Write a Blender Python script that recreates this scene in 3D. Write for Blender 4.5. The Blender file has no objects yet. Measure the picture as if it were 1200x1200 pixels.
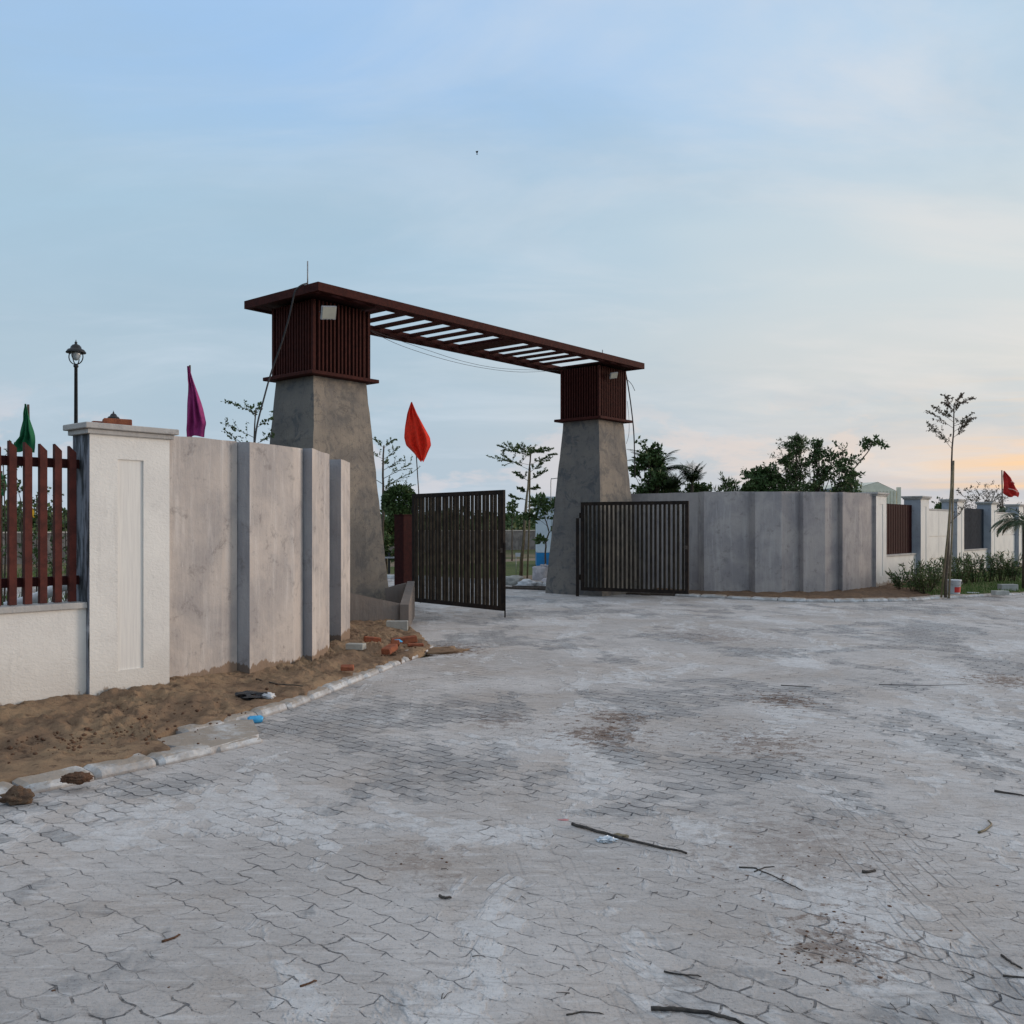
import bpy, math, random
from mathutils import Vector, noise as mnoise, Matrix
R = math.radians
random.seed(7)
C = bpy.context.scene.collection
F = 1100.0; HY = 618.0; H = 1.57

def at(px, D, z=0.0): return Vector(((px-600)/F*D, D, z))
def zat(py, D): return H+(HY-py)/F*D
def P(px, py, D): return at(px, D, zat(py, D))
def G(px, py, z=0.0):
    D = (H-z)*F/(py-HY); return at(px, D, z)
O = Vector((-3.256, 15.37, 0)); U = Vector((.6428, .7660, 0)); V = Vector((-.7660, .6428, 0)); Z = Vector((0, 0, 1))
def W(u, v, z=0.0): return O+U*u+V*v+Z*z

# ---------------------------------------------------------------- materials
class NB:
    def __init__(s, name, rough=.8, spec=.3):
        s.m = bpy.data.materials.new(name); s.m.use_nodes = True
        s.t = s.m.node_tree; s.b = s.t.nodes['Principled BSDF']
        s.b.inputs['Roughness'].default_value = rough
        s.b.inputs['Specular IOR Level'].default_value = spec
        g = s.t.nodes.new('ShaderNodeNewGeometry'); s.pos = g.outputs['Position']; s.nrm = g.outputs['Normal']
    def put(s, sock, v):
        if isinstance(v, bpy.types.NodeSocket): s.t.links.new(v, sock)
        elif v is not None:
            if isinstance(v, (tuple, list)) and len(v) == 3 and sock.type == 'RGBA': v = (*v, 1)
            sock.default_value = v
    def map(s, scale=(1, 1, 1), rot=(0, 0, 0), vec=None, loc=(0, 0, 0)):
        n = s.t.nodes.new('ShaderNodeMapping'); s.put(n.inputs[0], vec or s.pos)
        n.inputs['Scale'].default_value = scale; n.inputs['Rotation'].default_value = rot; n.inputs['Location'].default_value = loc
        return n.outputs[0]
    def noise(s, scale, detail=5, rough=.55, dist=0, vec=None, color=False):
        n = s.t.nodes.new('ShaderNodeTexNoise'); s.put(n.inputs['Vector'], vec or s.pos)
        n.inputs['Scale'].default_value = scale; n.inputs['Detail'].default_value = detail
        n.inputs['Roughness'].default_value = rough; n.inputs['Distortion'].default_value = dist
        return n.outputs['Color' if color else 'Fac']
    def vor(s, scale, vec=None, feature='F1', out='Distance'):
        n = s.t.nodes.new('ShaderNodeTexVoronoi'); n.feature = feature; s.put(n.inputs['Vector'], vec or s.pos)
        n.inputs['Scale'].default_value = scale
        return n.outputs[out]
    def ramp(s, fac, a, b, smooth=True):
        n = s.t.nodes.new('ShaderNodeMapRange'); n.interpolation_type = 'SMOOTHSTEP' if smooth else 'LINEAR'
        s.put(n.inputs[0], fac); n.inputs[1].default_value = a; n.inputs[2].default_value = b
        return n.outputs[0]
    def mix(s, fac, a, b, mode='MIX'):
        n = s.t.nodes.new('ShaderNodeMix'); n.data_type = 'RGBA'; n.blend_type = mode
        s.put(n.inputs[0], fac); s.put(n.inputs[6], a); s.put(n.inputs[7], b); return n.outputs[2]
    def math(s, op, a, b=None, c=None):
        n = s.t.nodes.new('ShaderNodeMath'); n.operation = op
        s.put(n.inputs[0], a)
        if b is not None: s.put(n.inputs[1], b)
        if c is not None: s.put(n.inputs[2], c)
        return n.outputs[0]
    def sep(s, v=None):
        n = s.t.nodes.new('ShaderNodeSeparateXYZ'); s.put(n.inputs[0], v or s.pos); return n.outputs
    def comb(s, x, y, z=0.0):
        n = s.t.nodes.new('ShaderNodeCombineXYZ'); s.put(n.inputs[0], x); s.put(n.inputs[1], y); s.put(n.inputs[2], z); return n.outputs[0]
    def bump(s, h, strength=.4, dist=.01):
        n = s.t.nodes.new('ShaderNodeBump'); s.put(n.inputs['Height'], h)
        n.inputs['Strength'].default_value = strength; n.inputs['Distance'].default_value = dist
        s.t.links.new(n.outputs[0], s.b.inputs['Normal'])
    def col(s, c): s.put(s.b.inputs['Base Color'], c)
    def rough(s, c): s.put(s.b.inputs['Roughness'], c)

def simple(name, c1, c2, scale=8, rough=.7, bump=.2, metal=0, dist=.005, spec=.3, detail=6):
    n = NB(name, rough, spec); f = n.ramp(n.noise(scale, detail), .32, .68)
    n.col(n.mix(f, c1, c2)); n.b.inputs['Metallic'].default_value = metal
    if bump: n.bump(n.noise(scale*6, 4), bump, dist)
    return n.m

M = {}
def concrete(name, c1, c2, c3, wet=None, cracks_shade=False, streak=.5):
    n = NB(name, .88, .2)
    big = n.ramp(n.noise(1.6, 6, .6, .4), .35, .65)
    c = n.mix(big, c1, c2)
    st = n.ramp(n.noise(1.0, 5, .6, vec=n.map((9, 9, .9))), .48, .75)
    c = n.mix(n.math('MULTIPLY', st, streak), c, c3)
    sp = n.ramp(n.noise(38, 4, .6), .62, .75)
    c = n.mix(n.math('MULTIPLY', sp, .25), c, (.12, .12, .13))
    scr = n.ramp(n.noise(1, 5, .75, .2, vec=n.map((60, 60, 5))), .66, .72)
    c = n.mix(n.math('MULTIPLY', scr, .8), c, c3)
    dk = n.ramp(n.noise(5.5, 7, .75, .3), .54, .68)
    c = n.mix(n.math('MULTIPLY', dk, .5), c, (.17, .155, .15))
    pores = n.ramp(n.vor(16), .06, .03)
    pm = n.math('MULTIPLY', pores, n.ramp(n.noise(3, 2), .5, .65))
    c = n.mix(n.math('MULTIPLY', pm, .7), c, (.07, .07, .07))
    if cracks_shade:
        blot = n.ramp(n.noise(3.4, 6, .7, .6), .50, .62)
        left_shade = n.ramp(n.sep(n.nrm)[0], .0, -.3)  # faces turned left: shade painted into the colour, wet blotches strengthened
        c = n.mix(n.math('MULTIPLY', blot, n.math('ADD', .45, n.math('MULTIPLY', left_shade, .4))), c, (.075, .08, .085))
        c = n.mix(n.math('MULTIPLY', left_shade, .55), c, (.115, .115, .118))
        line = n.ramp(n.math('ABSOLUTE', n.math('SUBTRACT', n.noise(2.1, 5, .6, 1.2), .5)), .012, .0)
        c = n.mix(n.math('MULTIPLY', line, .45), c, (.08, .07, .065))
    if wet:
        z = n.sep()[2]
        edge = n.math('ADD', n.math('MULTIPLY', n.noise(1, 4, .7, vec=n.map((22, 22, .4))), .16), n.math('MULTIPLY', n.noise(1.7, 3), .32))
        k = n.ramp(n.math('SUBTRACT', z, n.math('ADD', edge, wet[0]-.22)), .012, -.004)
        c = n.mix(n.math('MULTIPLY', k, .9), c, wet[1])
    n.col(c)
    n.bump(n.math('ADD', n.noise(11, 8, .68), n.math('MULTIPLY', n.noise(1, 3, vec=n.map((30, 30, 4))), .5)), .5, .02)
    return n.m
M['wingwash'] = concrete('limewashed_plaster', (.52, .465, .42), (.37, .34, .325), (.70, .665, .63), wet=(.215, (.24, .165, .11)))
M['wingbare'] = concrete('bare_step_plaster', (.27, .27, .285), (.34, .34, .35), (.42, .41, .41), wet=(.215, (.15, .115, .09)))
M['wingright'] = concrete('grey_plaster', (.40, .365, .345), (.29, .27, .27), (.52, .49, .47), wet=(.02, (.22, .15, .11)))
M['tower'] = concrete('tower_concrete', (.29, .245, .195), (.19, .168, .145), (.37, .32, .26), cracks_shade=True, streak=.3)
M['planter'] = concrete('planter_concrete', (.20, .17, .15), (.16, .145, .135), (.25, .23, .21))
M['coping'] = concrete('coping_concrete', (.48, .46, .43), (.38, .365, .35), (.55, .53, .5))
M['block'] = concrete('block_concrete', (.42, .42, .38), (.32, .32, .30), (.5, .5, .47))
def kerbm():
    n = NB('kerb_limewash', .85, .2)
    up = n.sep(n.nrm)[2]
    c = n.mix(n.ramp(n.noise(3.5, 6, .65), .4, .6), (.60, .61, .61), (.40, .39, .38))
    dirt = n.math('MULTIPLY', n.ramp(up, .6, .95), n.ramp(n.noise(2.6, 7, .72, .4), .34, .52))
    c = n.mix(n.math('MULTIPLY', dirt, .9), c, (.33, .275, .22))
    c = n.mix(n.math('MULTIPLY', n.ramp(n.noise(40, 5, .7), .58, .7), .5), c, (.20, .18, .16))
    z = n.sep()[2]
    c = n.mix(n.math('MULTIPLY', n.ramp(n.math('ADD', z, n.math('MULTIPLY', n.noise(9, 4), .03)), .045, .018), .8), c, (.30, .27, .25))
    n.col(c); n.bump(n.noise(22, 7, .65), .7, .02); return n.m
M['kerb'] = kerbm()

def stucco():
    n = NB('white_stucco', .85, .25)
    c = n.mix(n.ramp(n.noise(2.5, 5), .3, .7), (.80, .775, .72), (.72, .695, .65))
    st = n.ramp(n.noise(1, 6, .7, .2, vec=n.map((10, 10, .8))), .55, .75)
    c = n.mix(n.math('MULTIPLY', st, .30), c, (.42, .40, .37))
    bl = n.ramp(n.noise(3.2, 7, .75, .4), .56, .70)
    c = n.mix(n.math('MULTIPLY', bl, .22), c, (.38, .36, .33))
    z = n.sep()[2]
    lowz = n.ramp(n.math('ADD', z, n.math('MULTIPLY', n.noise(3, 5, .7), .5)), .95, .35)
    c = n.mix(n.math('MULTIPLY', lowz, .28), c, (.42, .36, .29))
    k = n.ramp(n.math('SUBTRACT', z, n.math('MULTIPLY', n.noise(1, 6, .75, vec=n.map((7, 7, 3))), .34)), .02, -.01)
    c = n.mix(n.math('MULTIPLY', k, .8), c, (.30, .23, .17))
    n.col(c)
    v = n.map((34, 34, 52), (.6, .5, .3))
    n.bump(n.math('ADD', n.noise(1, 3, .5, .6, vec=v), n.math('MULTIPLY', n.noise(8, 3), .3)), .55, .008)
    return n.m
M['stucco'] = stucco()
def combed():
    n = NB('combed_stucco', .85, .25)
    n.col(n.mix(n.ramp(n.noise(1, 4, vec=n.map((60, 60, 3))), .35, .65), (.79, .765, .71), (.73, .705, .66)))
    n.bump(n.noise(1, 3, .5, vec=n.map((90, 90, 4))), .4, .003); return n.m
M['combed'] = combed()
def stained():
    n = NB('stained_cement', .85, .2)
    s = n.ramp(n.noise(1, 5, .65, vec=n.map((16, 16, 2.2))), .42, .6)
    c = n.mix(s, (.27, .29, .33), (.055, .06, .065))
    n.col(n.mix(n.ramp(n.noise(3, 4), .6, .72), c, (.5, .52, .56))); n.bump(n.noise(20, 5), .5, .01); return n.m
M['stained'] = stained()

def maroon(name, c1, c2):
    n = NB(name, .75, .12)
    g = n.noise(1, 5, .6, vec=n.map((14, 14, 14)))
    n.col(n.mix(n.ramp(g, .35, .65), c1, c2))
    n.bump(n.noise(1, 3, vec=n.map((60, 60, 6))), .15, .003); return n.m
M['maroon'] = maroon('maroon_painted_steel', (.060, .015, .011), (.038, .010, .008))
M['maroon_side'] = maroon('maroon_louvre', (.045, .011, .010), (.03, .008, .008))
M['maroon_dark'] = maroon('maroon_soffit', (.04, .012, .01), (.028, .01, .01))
def fencewood():
    n = NB('maroon_fence_paint', .65, .2)
    c = n.mix(n.ramp(n.noise(12, 4), .35, .65), (.105, .026, .019), (.065, .017, .013))
    chip = n.ramp(n.noise(1, 5, .7, vec=n.map((70, 70, 22))), .71, .74)
    n.col(n.mix(chip, c, (.42, .36, .33))); n.bump(n.noise(30, 4), .2, .003); return n.m
M['fence'] = fencewood()
M['gate'] = simple('rusty_dark_steel', (.012, .009, .008), (.028, .019, .014), 9, .7, .2, 0, .005, .15)
M['gatebar'] = simple('rusty_gate_bars', (.040, .033, .024), (.018, .014, .011), 7, .7, .3, .3, .005, .15)
M['latch'] = simple('dull_latch_steel', (.12, .10, .085), (.06, .045, .035), 30, .6, .3, .4)
M['greywash'] = simple('blue_grey_louvre', (.035, .045, .058), (.025, .032, .042), 8, .8, .1, 0, .005, .1)
M['black'] = simple('black_metal', (.015, .016, .017), (.03, .03, .032), 12, .45)
M['cable'] = simple('black_rubber', (.015, .015, .017), (.03, .03, .033), 20, .6, .1)
M['steel'] = simple('galvanised_steel', (.25, .25, .25), (.36, .36, .35), 20, .45, .1, .5)
M['glass'] = simple('frosted_glass', (.55, .60, .62), (.48, .52, .55), 5, .15, 0, 0, spec=.6)
M['lens'] = simple('floodlight_lens', (.42, .42, .35), (.36, .36, .31), 6, .25, 0)
M['housing'] = simple('floodlight_housing', (.34, .35, .36), (.25, .26, .27), 12, .5, .1)
M['brick'] = simple('red_brick', (.34, .115, .055), (.22, .07, .04), 16, .9, .8, 0, .01)
M['bark'] = simple('grey_bark', (.11, .085, .06), (.065, .05, .038), 30, .9, .6)
M['bamboo'] = simple('bamboo', (.19, .15, .085), (.12, .10, .06), 12, .6, .2)
M['stick'] = simple('dark_stick', (.035, .032, .03), (.08, .07, .06), 30, .8, .5)
M['wood'] = simple('weathered_plank', (.05, .04, .032), (.09, .07, .055), 14, .8, .4)
M['plastic_white'] = simple('white_plastic', (.62, .64, .66), (.5, .52, .54), 10, .45, .2)
M['plastic_black'] = simple('black_plastic_bag', (.01, .01, .012), (.025, .025, .028), 20, .25, .5, spec=.6)
M['red_label'] = simple('red_label', (.55, .04, .03), (.45, .03, .03), 10, .5, 0)
M['blue_tin'] = simple('blue_tin', (.04, .30, .60), (.09, .45, .75), 30, .35, .2, .2)
M['foil'] = simple('foil', (.6, .66, .72), (.75, .78, .8), 30, .25, .6, .6)
M['pink'] = simple('pink_paper', (.55, .22, .22), (.45, .2, .2), 20, .8, .2)
M['sack'] = simple('woven_sack', (.56, .53, .54), (.38, .36, .38), 9, .8, .8, 0, .02)
M['booth_white'] = simple('booth_white', (.62, .68, .74), (.55, .61, .68), 3, .6, .1)
M['booth_blue'] = simple('booth_blue', (.02, .22, .50), (.025, .18, .42), 3, .5, .1)
M['shed'] = simple('cream_sheet', (.75, .72, .58), (.66, .64, .52), 3, .6, .1)
M['shedgrey'] = simple('grey_sheet', (.25, .27, .29), (.2, .22, .24), 3, .6, .1)
M['stonewall'] = simple('rubble_wall', (.20, .195, .19), (.10, .10, .10), 2.4, .9, .8, 0, .05)
def leafmat(name, c1, c2, tr=.15):
    n = NB(name, .55, .3)
    n.col(n.mix(n.ramp(n.noise(2.7, 3), .35, .65), c1, c2))
    n.b.inputs['Transmission Weight'].default_value = 0
    n.b.inputs['Subsurface Weight'].default_value = 0
    return n.m
M['leaf_dark'] = leafmat('dark_leaf', (.042, .082, .024), (.080, .125, .038))
M['leaf_mid'] = leafmat('mid_leaf', (.06, .10, .03), (.10, .145, .045))
M['leaf_yellow'] = leafmat('olive_leaf', (.10, .12, .035), (.065, .10, .03))
M['leaf_dry'] = leafmat('reddish_leaf', (.085, .060, .045), (.06, .065, .035))
M['leaf_pale'] = leafmat('pale_reddish_leaf', (.16, .115, .085), (.11, .10, .06))
M['palmleaf'] = leafmat('palm_leaf', (.055, .085, .035), (.035, .06, .022))
M['palm_dry'] = leafmat('dry_palm_leaf', (.15, .12, .07), (.08, .09, .04))
M['grass'] = leafmat('grass_blade', (.10, .17, .035), (.065, .12, .028))
def clothm(name, c): return simple(name, c, tuple(x*.75 for x in c), 14, .75, .25)
M['flag_green'] = clothm('green_cloth', (.010, .135, .055)); M['flag_purple'] = clothm('purple_cloth', (.33, .035, .17))
M['flag_red'] = clothm('orange_red_cloth', (.92, .040, .015)); M['flag_red2'] = clothm('red_cloth', (.55, .025, .02)); M['flag_yellow'] = clothm('yellow_cloth', (.65, .38, .02))
M['mark'] = clothm('faded_print', (.75, .35, .3))

def paving():
    n = NB('slurry_covered_pavers', .8, .25)
    rot = n.map(rot=(0, 0, R(-50)))            # x along U, y along V after rotation
    ws = n.sep(n.noise(11, 4, .6, color=True)); s = n.sep(rot)
    uu = n.math('ADD', s[0], n.math('MULTIPLY', ws[0], .022)); vv = n.math('ADD', s[1], n.math('MULTIPLY', ws[1], .022))
    uz = n.math('ADD', uu, n.math('MULTIPLY', n.math('PINGPONG', vv, .05625), .26))
    vz = n.math('ADD', vv, n.math('MULTIPLY', n.math('PINGPONG', uu, .05625), .34))
    def bricks(ms, sm):
        b = n.t.nodes.new('ShaderNodeTexBrick'); n.put(b.inputs['Vector'], n.comb(vz, uz))
        for k, v in (('Scale', 1.0), ('Mortar Size', ms), ('Mortar Smooth', sm), ('Brick Width', .225), ('Row Height', .1125), ('Bias', 0.0)): b.inputs[k].default_value = v
        b.inputs['Color1'].default_value = (0, 0, 0, 1); b.inputs['Color2'].default_value = (1, 1, 1, 1); b.inputs['Mortar'].default_value = (.5, .5, .5, 1)
        return b.outputs['Fac'], n.sep(b.outputs['Color'])[0]
    jthin, tint = bricks(.0030, .2); jwide, _ = bricks(.0056, .3)
    tk = n.math('SUBTRACT', tint, .5)
    def field(scale, lo, hi, k, st=(1, .7, 1), ang=-38, loc=(0, 0, 0), d=6, r=.66):
        f = n.noise(scale, d, r, .5, vec=n.map(st, (0, 0, R(ang)), loc=loc))
        return n.ramp(n.math('ADD', f, n.math('MULTIPLY', tk, k)), lo, hi)
    bare = field(.62, .515, .555, .055)
    barem = n.math('MULTIPLY', bare, n.math('ADD', n.math('MULTIPLY', field(2.1, .42, .52, .05), .7), .3))
    thinm = field(1.15, .47, .53, .05, loc=(9, 1, 0))
    frag = n.ramp(n.noise(8, 6, .8), .43, .53)
    frag2 = n.ramp(n.noise(7, 4, .75, vec=n.map(loc=(3, 3, 3))), .47, .56)
    jm = n.math('MAXIMUM', n.math('MULTIPLY', n.math('MULTIPLY', jwide, n.math('MAXIMUM', barem, n.math('MULTIPLY', field(1.7, .57, .62, .05, loc=(2, 8, 1)), .75))), n.math('ADD', n.math('MULTIPLY', frag, .9), .1)),
                n.math('MULTIPLY', n.math('MULTIPLY', jthin, n.math('ADD', n.math('MULTIPLY', thinm, .7), .12)), n.math('MULTIPLY', frag2, .95)))
    c = n.mix(n.ramp(n.noise(.5, 6, .62), .38, .62), (.455, .425, .40), (.585, .555, .53))
    c = n.mix(n.math('MULTIPLY', field(.85, .47, .62, .05, (1, 1.3, 1), 30, (4, 2, 0)), .5), c, (.44, .375, .32))
    white = field(1.25, .535, .575, .10, (1, .5, 1), -40, (7, 3, 0))
    c = n.mix(n.math('MULTIPLY', white, n.math('ADD', n.math('MULTIPLY', n.ramp(n.noise(9, 6, .75), .35, .65), .55), .25)), c, (.72, .72, .715))
    c = n.mix(n.math('MULTIPLY', barem, .58), c, (.225, .23, .235))
    c = n.mix(n.math('MULTIPLY', tint, .14), c, (.22, .22, .225))
    # trowel and broom smears
    sm = n.noise(1, 7, .7, .35, vec=n.map((4.5, 24, 1), (0, 0, R(-22))))
    c = n.mix(n.math('MULTIPLY', n.ramp(sm, .53, .66), .40), c, (.70, .69, .68))
    c = n.mix(n.math('MULTIPLY', n.ramp(sm, .46, .34), .42), c, (.21, .19, .18))
    sm2 = n.noise(1, 6, .7, .2, vec=n.map((7, 55, 1), (0, 0, R(40))))
    c = n.mix(n.math('MULTIPLY', n.ramp(sm2, .45, .32), .3), c, (.20, .185, .18))
    fs = n.noise(75, 6, .8)
    c = n.mix(n.math('MULTIPLY', n.ramp(fs, .54, .68), .65), c, (.12, .115, .12))
    c = n.mix(n.math('MULTIPLY', n.ramp(fs, .44, .32), .40), c, (.66, .66, .66))
    flk = n.ramp(n.noise(1, 6, .8, .3, vec=n.map((16, 42, 1), (0, 0, R(-22)))), .60, .68)
    c = n.mix(n.math('MULTIPLY', flk, .5), c, (.13, .13, .14))
    pit = n.math('MULTIPLY', n.ramp(n.vor(38), .16, .08), n.ramp(n.noise(3.5, 4, .7), .50, .62))
    c = n.mix(n.math('MULTIPLY', pit, .85), c, (.075, .068, .065))
    ps = n.sep()
    def track(x0, w, ang, per, amp):
        r = n.sep(n.map(rot=(0, 0, ang)))[0]
        m = n.ramp(n.math('ABSOLUTE', n.math('SUBTRACT', r, x0)), w, w*.45)
        t = n.math('PINGPONG', n.math('ADD', r, n.math('MULTIPLY', n.noise(4, 3), .03)), per)
        ln = n.ramp(t, per*.35, per*.04)
        return n.math('MULTIPLY', n.math('MULTIPLY', m, ln), n.math('MULTIPLY', n.ramp(n.noise(4.5, 5, .7, vec=n.map((2.5, .4, 1))), .45, .6), amp))
    tr = n.math('MAXIMUM', track(1.55, .36, R(3), .021, .55), n.math('MAXIMUM', track(2.45, .3, R(9), .024, .45), track(.75, .3, R(-8), .03, .2)))
    tr = n.math('MULTIPLY', tr, n.ramp(ps[1], 6.5, 4.2))
    c = n.mix(tr, c, (.15, .135, .13))
    # soil trodden into the paving
    for (px, py, r, k) in ((706, 862, .42, .8), (724, 842, .32, .75), (918, 821, .38, .85), (985, 1108, .26, .6), (895, 872, .45, .6), (1178, 798, .5, .8), (585, 845, .3, .5), (935, 995, .6, .32), (525, 762, .55, .9), (495, 1010, .25, .35), (850, 745, 1.0, .4)):
        g = G(px, py)
        dx = n.math('MULTIPLY', n.math('SUBTRACT', ps[0], g.x), 1/r); dy = n.math('MULTIPLY', n.math('SUBTRACT', ps[1], g.y), .8/r)
        d = n.math('SQRT', n.math('ADD', n.math('MULTIPLY', dx, dx), n.math('MULTIPLY', dy, dy)))
        m = n.ramp(n.math('ADD', d, n.math('MULTIPLY', n.math('SUBTRACT', n.noise(11, 7, .8), .5), 7.5)), .75, .15)
        c = n.mix(n.math('MULTIPLY', m, k), c, (.15, .095, .065))
    c = n.mix(n.math('MULTIPLY', jm, .86), c, (.055, .065, .08))
    n.col(c)
    h = n.math('ADD', n.math('MULTIPLY', jm, -1.2), n.math('MULTIPLY', jthin, -.12))
    for (k, v) in ((n.noise(4, 8, .62), .9), (white, .35), (sm, .35), (tr, -.4), (n.noise(45, 5, .75), .35), (tint, .30), (bare, -.2)):
        h = n.math('ADD', h, n.math('MULTIPLY', k, v))
    n.bump(h, 1.0, .024)
    n.rough(n.math('SUBTRACT', .86, n.math('MULTIPLY', white, .12)))
    return n.m
M['paving'] = paving()
def sandm(name, a, b, d):
    n = NB(name, .95, .1)
    c = n.mix(n.ramp(n.noise(1.6, 7, .68), .38, .56), a, b)
    c = n.mix(n.ramp(n.noise(9, 6, .7), .52, .68), c, d)
    c = n.mix(n.math('MULTIPLY', n.ramp(n.noise(70, 3, .7), .6, .7), .6), c, (.30, .22, .14))
    n.col(c); n.bump(n.math('ADD', n.noise(18, 8, .7), n.math('MULTIPLY', n.noise(90, 3), .3)), .9, .03); return n.m
M['sand'] = sandm('builders_sand', (.325, .225, .14), (.225, .152, .10), (.115, .075, .053))
M['soil'] = sandm('red_soil', (.21, .135, .085), (.15, .10, .068), (.10, .065, .048))
M['clod'] = sandm('clay_clod', (.17, .095, .06), (.13, .075, .05), (.10, .055, .035))
def groundm():
    n = NB('dry_field', .95, .1)
    c = n.mix(n.ramp(n.noise(.09, 6, .6), .42, .58), (.085, .095, .04), (.19, .15, .095))
    c = n.mix(n.ramp(n.noise(1.5, 5, .7), .5, .66), c, (.06, .075, .03))
    n.col(c); n.bump(n.noise(6, 6, .7), .8, .1); return n.m
M['ground'] = groundm()
M['lawn'] = sandm('rough_lawn', (.07, .105, .03), (.105, .115, .045), (.05, .075, .025))
M['path'] = sandm('tan_path', (.26, .20, .14), (.22, .17, .12), (.18, .14, .10))

# ---------------------------------------------------------------- mesh builder
def rootloc(p):
    v = Vector((0, 0, 0))
    while p is not None: v = v+p.location; p = p.parent
    return v
class MB:
    def __init__(s): s.v = []; s.f = []; s.mi = []; s.sm = []
    def add(s, vs, fs, mi=0, smooth=False):
        o = len(s.v); s.v += [Vector(x) for x in vs]
        for f in fs: s.f.append(tuple(o+i for i in f)); s.mi.append(mi); s.sm.append(smooth)
    def box(s, c, a, b, h, bev=0, mi=0):
        """c centre bottom; a, b half vectors in plan; h height"""
        c = Vector(c); a = Vector(a); b = Vector(b); h = Vector(h) if not isinstance(h, (int, float)) else Z*h
        if bev:
            la, lb, lh = a.length, b.length, h.length
            an, bn, hn = a/la, b/lb, h/lh
            ctr = c+h/2; vs = []
            for sx in (-1, 1):
                for sy in (-1, 1):
                    for sz in (-1, 1):
                        for k in range(3):
                            e = [la, lb, lh/2]
                            for j in range(3):
                                if j != k: e[j] -= bev
                            vs.append(ctr+an*sx*e[0]+bn*sy*e[1]+hn*sz*e[2])
            import bmesh
            bm = bmesh.new()
            for v in vs: bm.verts.new(v)
            bmesh.ops.convex_hull(bm, input=bm.verts)
            bm.verts.index_update()
            s.add([v.co.copy() for v in bm.verts], [[v.index for v in f.verts] for f in bm.faces], mi); bm.free(); return
        vs = [c-a-b, c+a-b, c+a+b, c-a+b]; vs += [v+h for v in vs]
        s.add(vs, [(3, 2, 1, 0), (4, 5, 6, 7), (0, 1, 5, 4), (1, 2, 6, 5), (2, 3, 7, 6), (3, 0, 4, 7)], mi)
    def uvbox(s, u0, u1, v0, v1, z0, z1, mi=0, bev=0):
        s.box(W((u0+u1)/2, (v0+v1)/2, z0), U*(u1-u0)/2, V*(v1-v0)/2, z1-z0, bev, mi)
    def prism(s, pts, z0, z1, mi=0):
        n = len(pts); vs = [Vector((p[0], p[1], z0)) for p in pts]+[Vector((p[0], p[1], z1)) for p in pts]
        s.add(vs, [tuple(range(n))[::-1], tuple(range(n, 2*n))]+[(i, (i+1) % n, n+(i+1) % n, n+i) for i in range(n)], mi)
    def frustum(s, bot, top, mi=0):
        n = len(bot); s.add(list(bot)+list(top), [tuple(range(n))[::-1], tuple(range(n, 2*n))]+[(i, (i+1) % n, n+(i+1) % n, n+i) for i in range(n)], mi)
    def tube(s, pts, r, sides=6, r1=None, smooth=True, caps=True):
        pts = [Vector(p) for p in pts]; n = len(pts)
        if r1 is None: r1 = r
        rs = r if isinstance(r, (list, tuple)) else [r+(r1-r)*i/max(1, n-1) for i in range(n)]
        vs = []; prev = None
        for i, p in enumerate(pts):
            d = (pts[min(i+1, n-1)]-pts[max(i-1, 0)])
            d = d.normalized() if d.length > 1e-9 else Z.copy()
            if prev is None:
                a = d.cross(Vector((0, 0, 1)) if abs(d.z) < .9 else Vector((1, 0, 0))).normalized()
            else: a = (prev-d*prev.dot(d)).normalized()
            prev = a; b = d.cross(a)
            for k in range(sides):
                t = 2*math.pi*k/sides; vs.append(p+(a*math.cos(t)+b*math.sin(t))*rs[i])
        fs = [(i*sides+k, i*sides+(k+1) % sides, (i+1)*sides+(k+1) % sides, (i+1)*sides+k) for i in range(n-1) for k in range(sides)]
        if caps: fs += [tuple(range(sides))[::-1], tuple(range((n-1)*sides, n*sides))]
        s.add(vs, fs, 0, smooth)
    def lathe(s, c, prof, sides=16, smooth=True):
        c = Vector(c); vs = []
        for (r, z) in prof:
            for k in range(sides):
                t = 2*math.pi*k/sides; vs.append(c+Vector((r*math.cos(t), r*math.sin(t), z)))
        n = len(prof)
        s.add(vs, [(i*sides+k, i*sides+(k+1) % sides, (i+1)*sides+(k+1) % sides, (i+1)*sides+k) for i in range(n-1) for k in range(sides)]+[tuple(range(sides))[::-1], tuple(range((n-1)*sides, n*sides))], 0, smooth)
    def leaf(s, p, d, n, L, w, fold=.25):
        d = d.normalized(); side = d.cross(n)
        side = side.normalized() if side.length > 1e-6 else Vector((1, 0, 0)); up = side.cross(d)
        s.add([p, p+d*L*.45+side*w-up*w*fold, p+d*L, p+d*L*.45-side*w-up*w*fold], [(0, 1, 2), (0, 2, 3)])
    def blob(s, c, r, seed=0, rough=.25, sub=2, freq=2.2, flat=1):
        import bmesh
        bm = bmesh.new(); bmesh.ops.create_icosphere(bm, subdivisions=sub, radius=1)
        r = Vector(r) if not isinstance(r, (int, float)) else Vector((r, r, r)); c = Vector(c)
        vs = []
        for v in bm.verts:
            k = 1+rough*mnoise.noise(v.co*freq+Vector((seed*3.7, seed, -seed)))*2
            vs.append(c+Vector((v.co.x*r.x*k, v.co.y*r.y*k, v.co.z*r.z*k)))
        s.add(vs, [[v.index for v in f.verts] for f in bm.faces], 0, rough < .4); bm.free()
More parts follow.
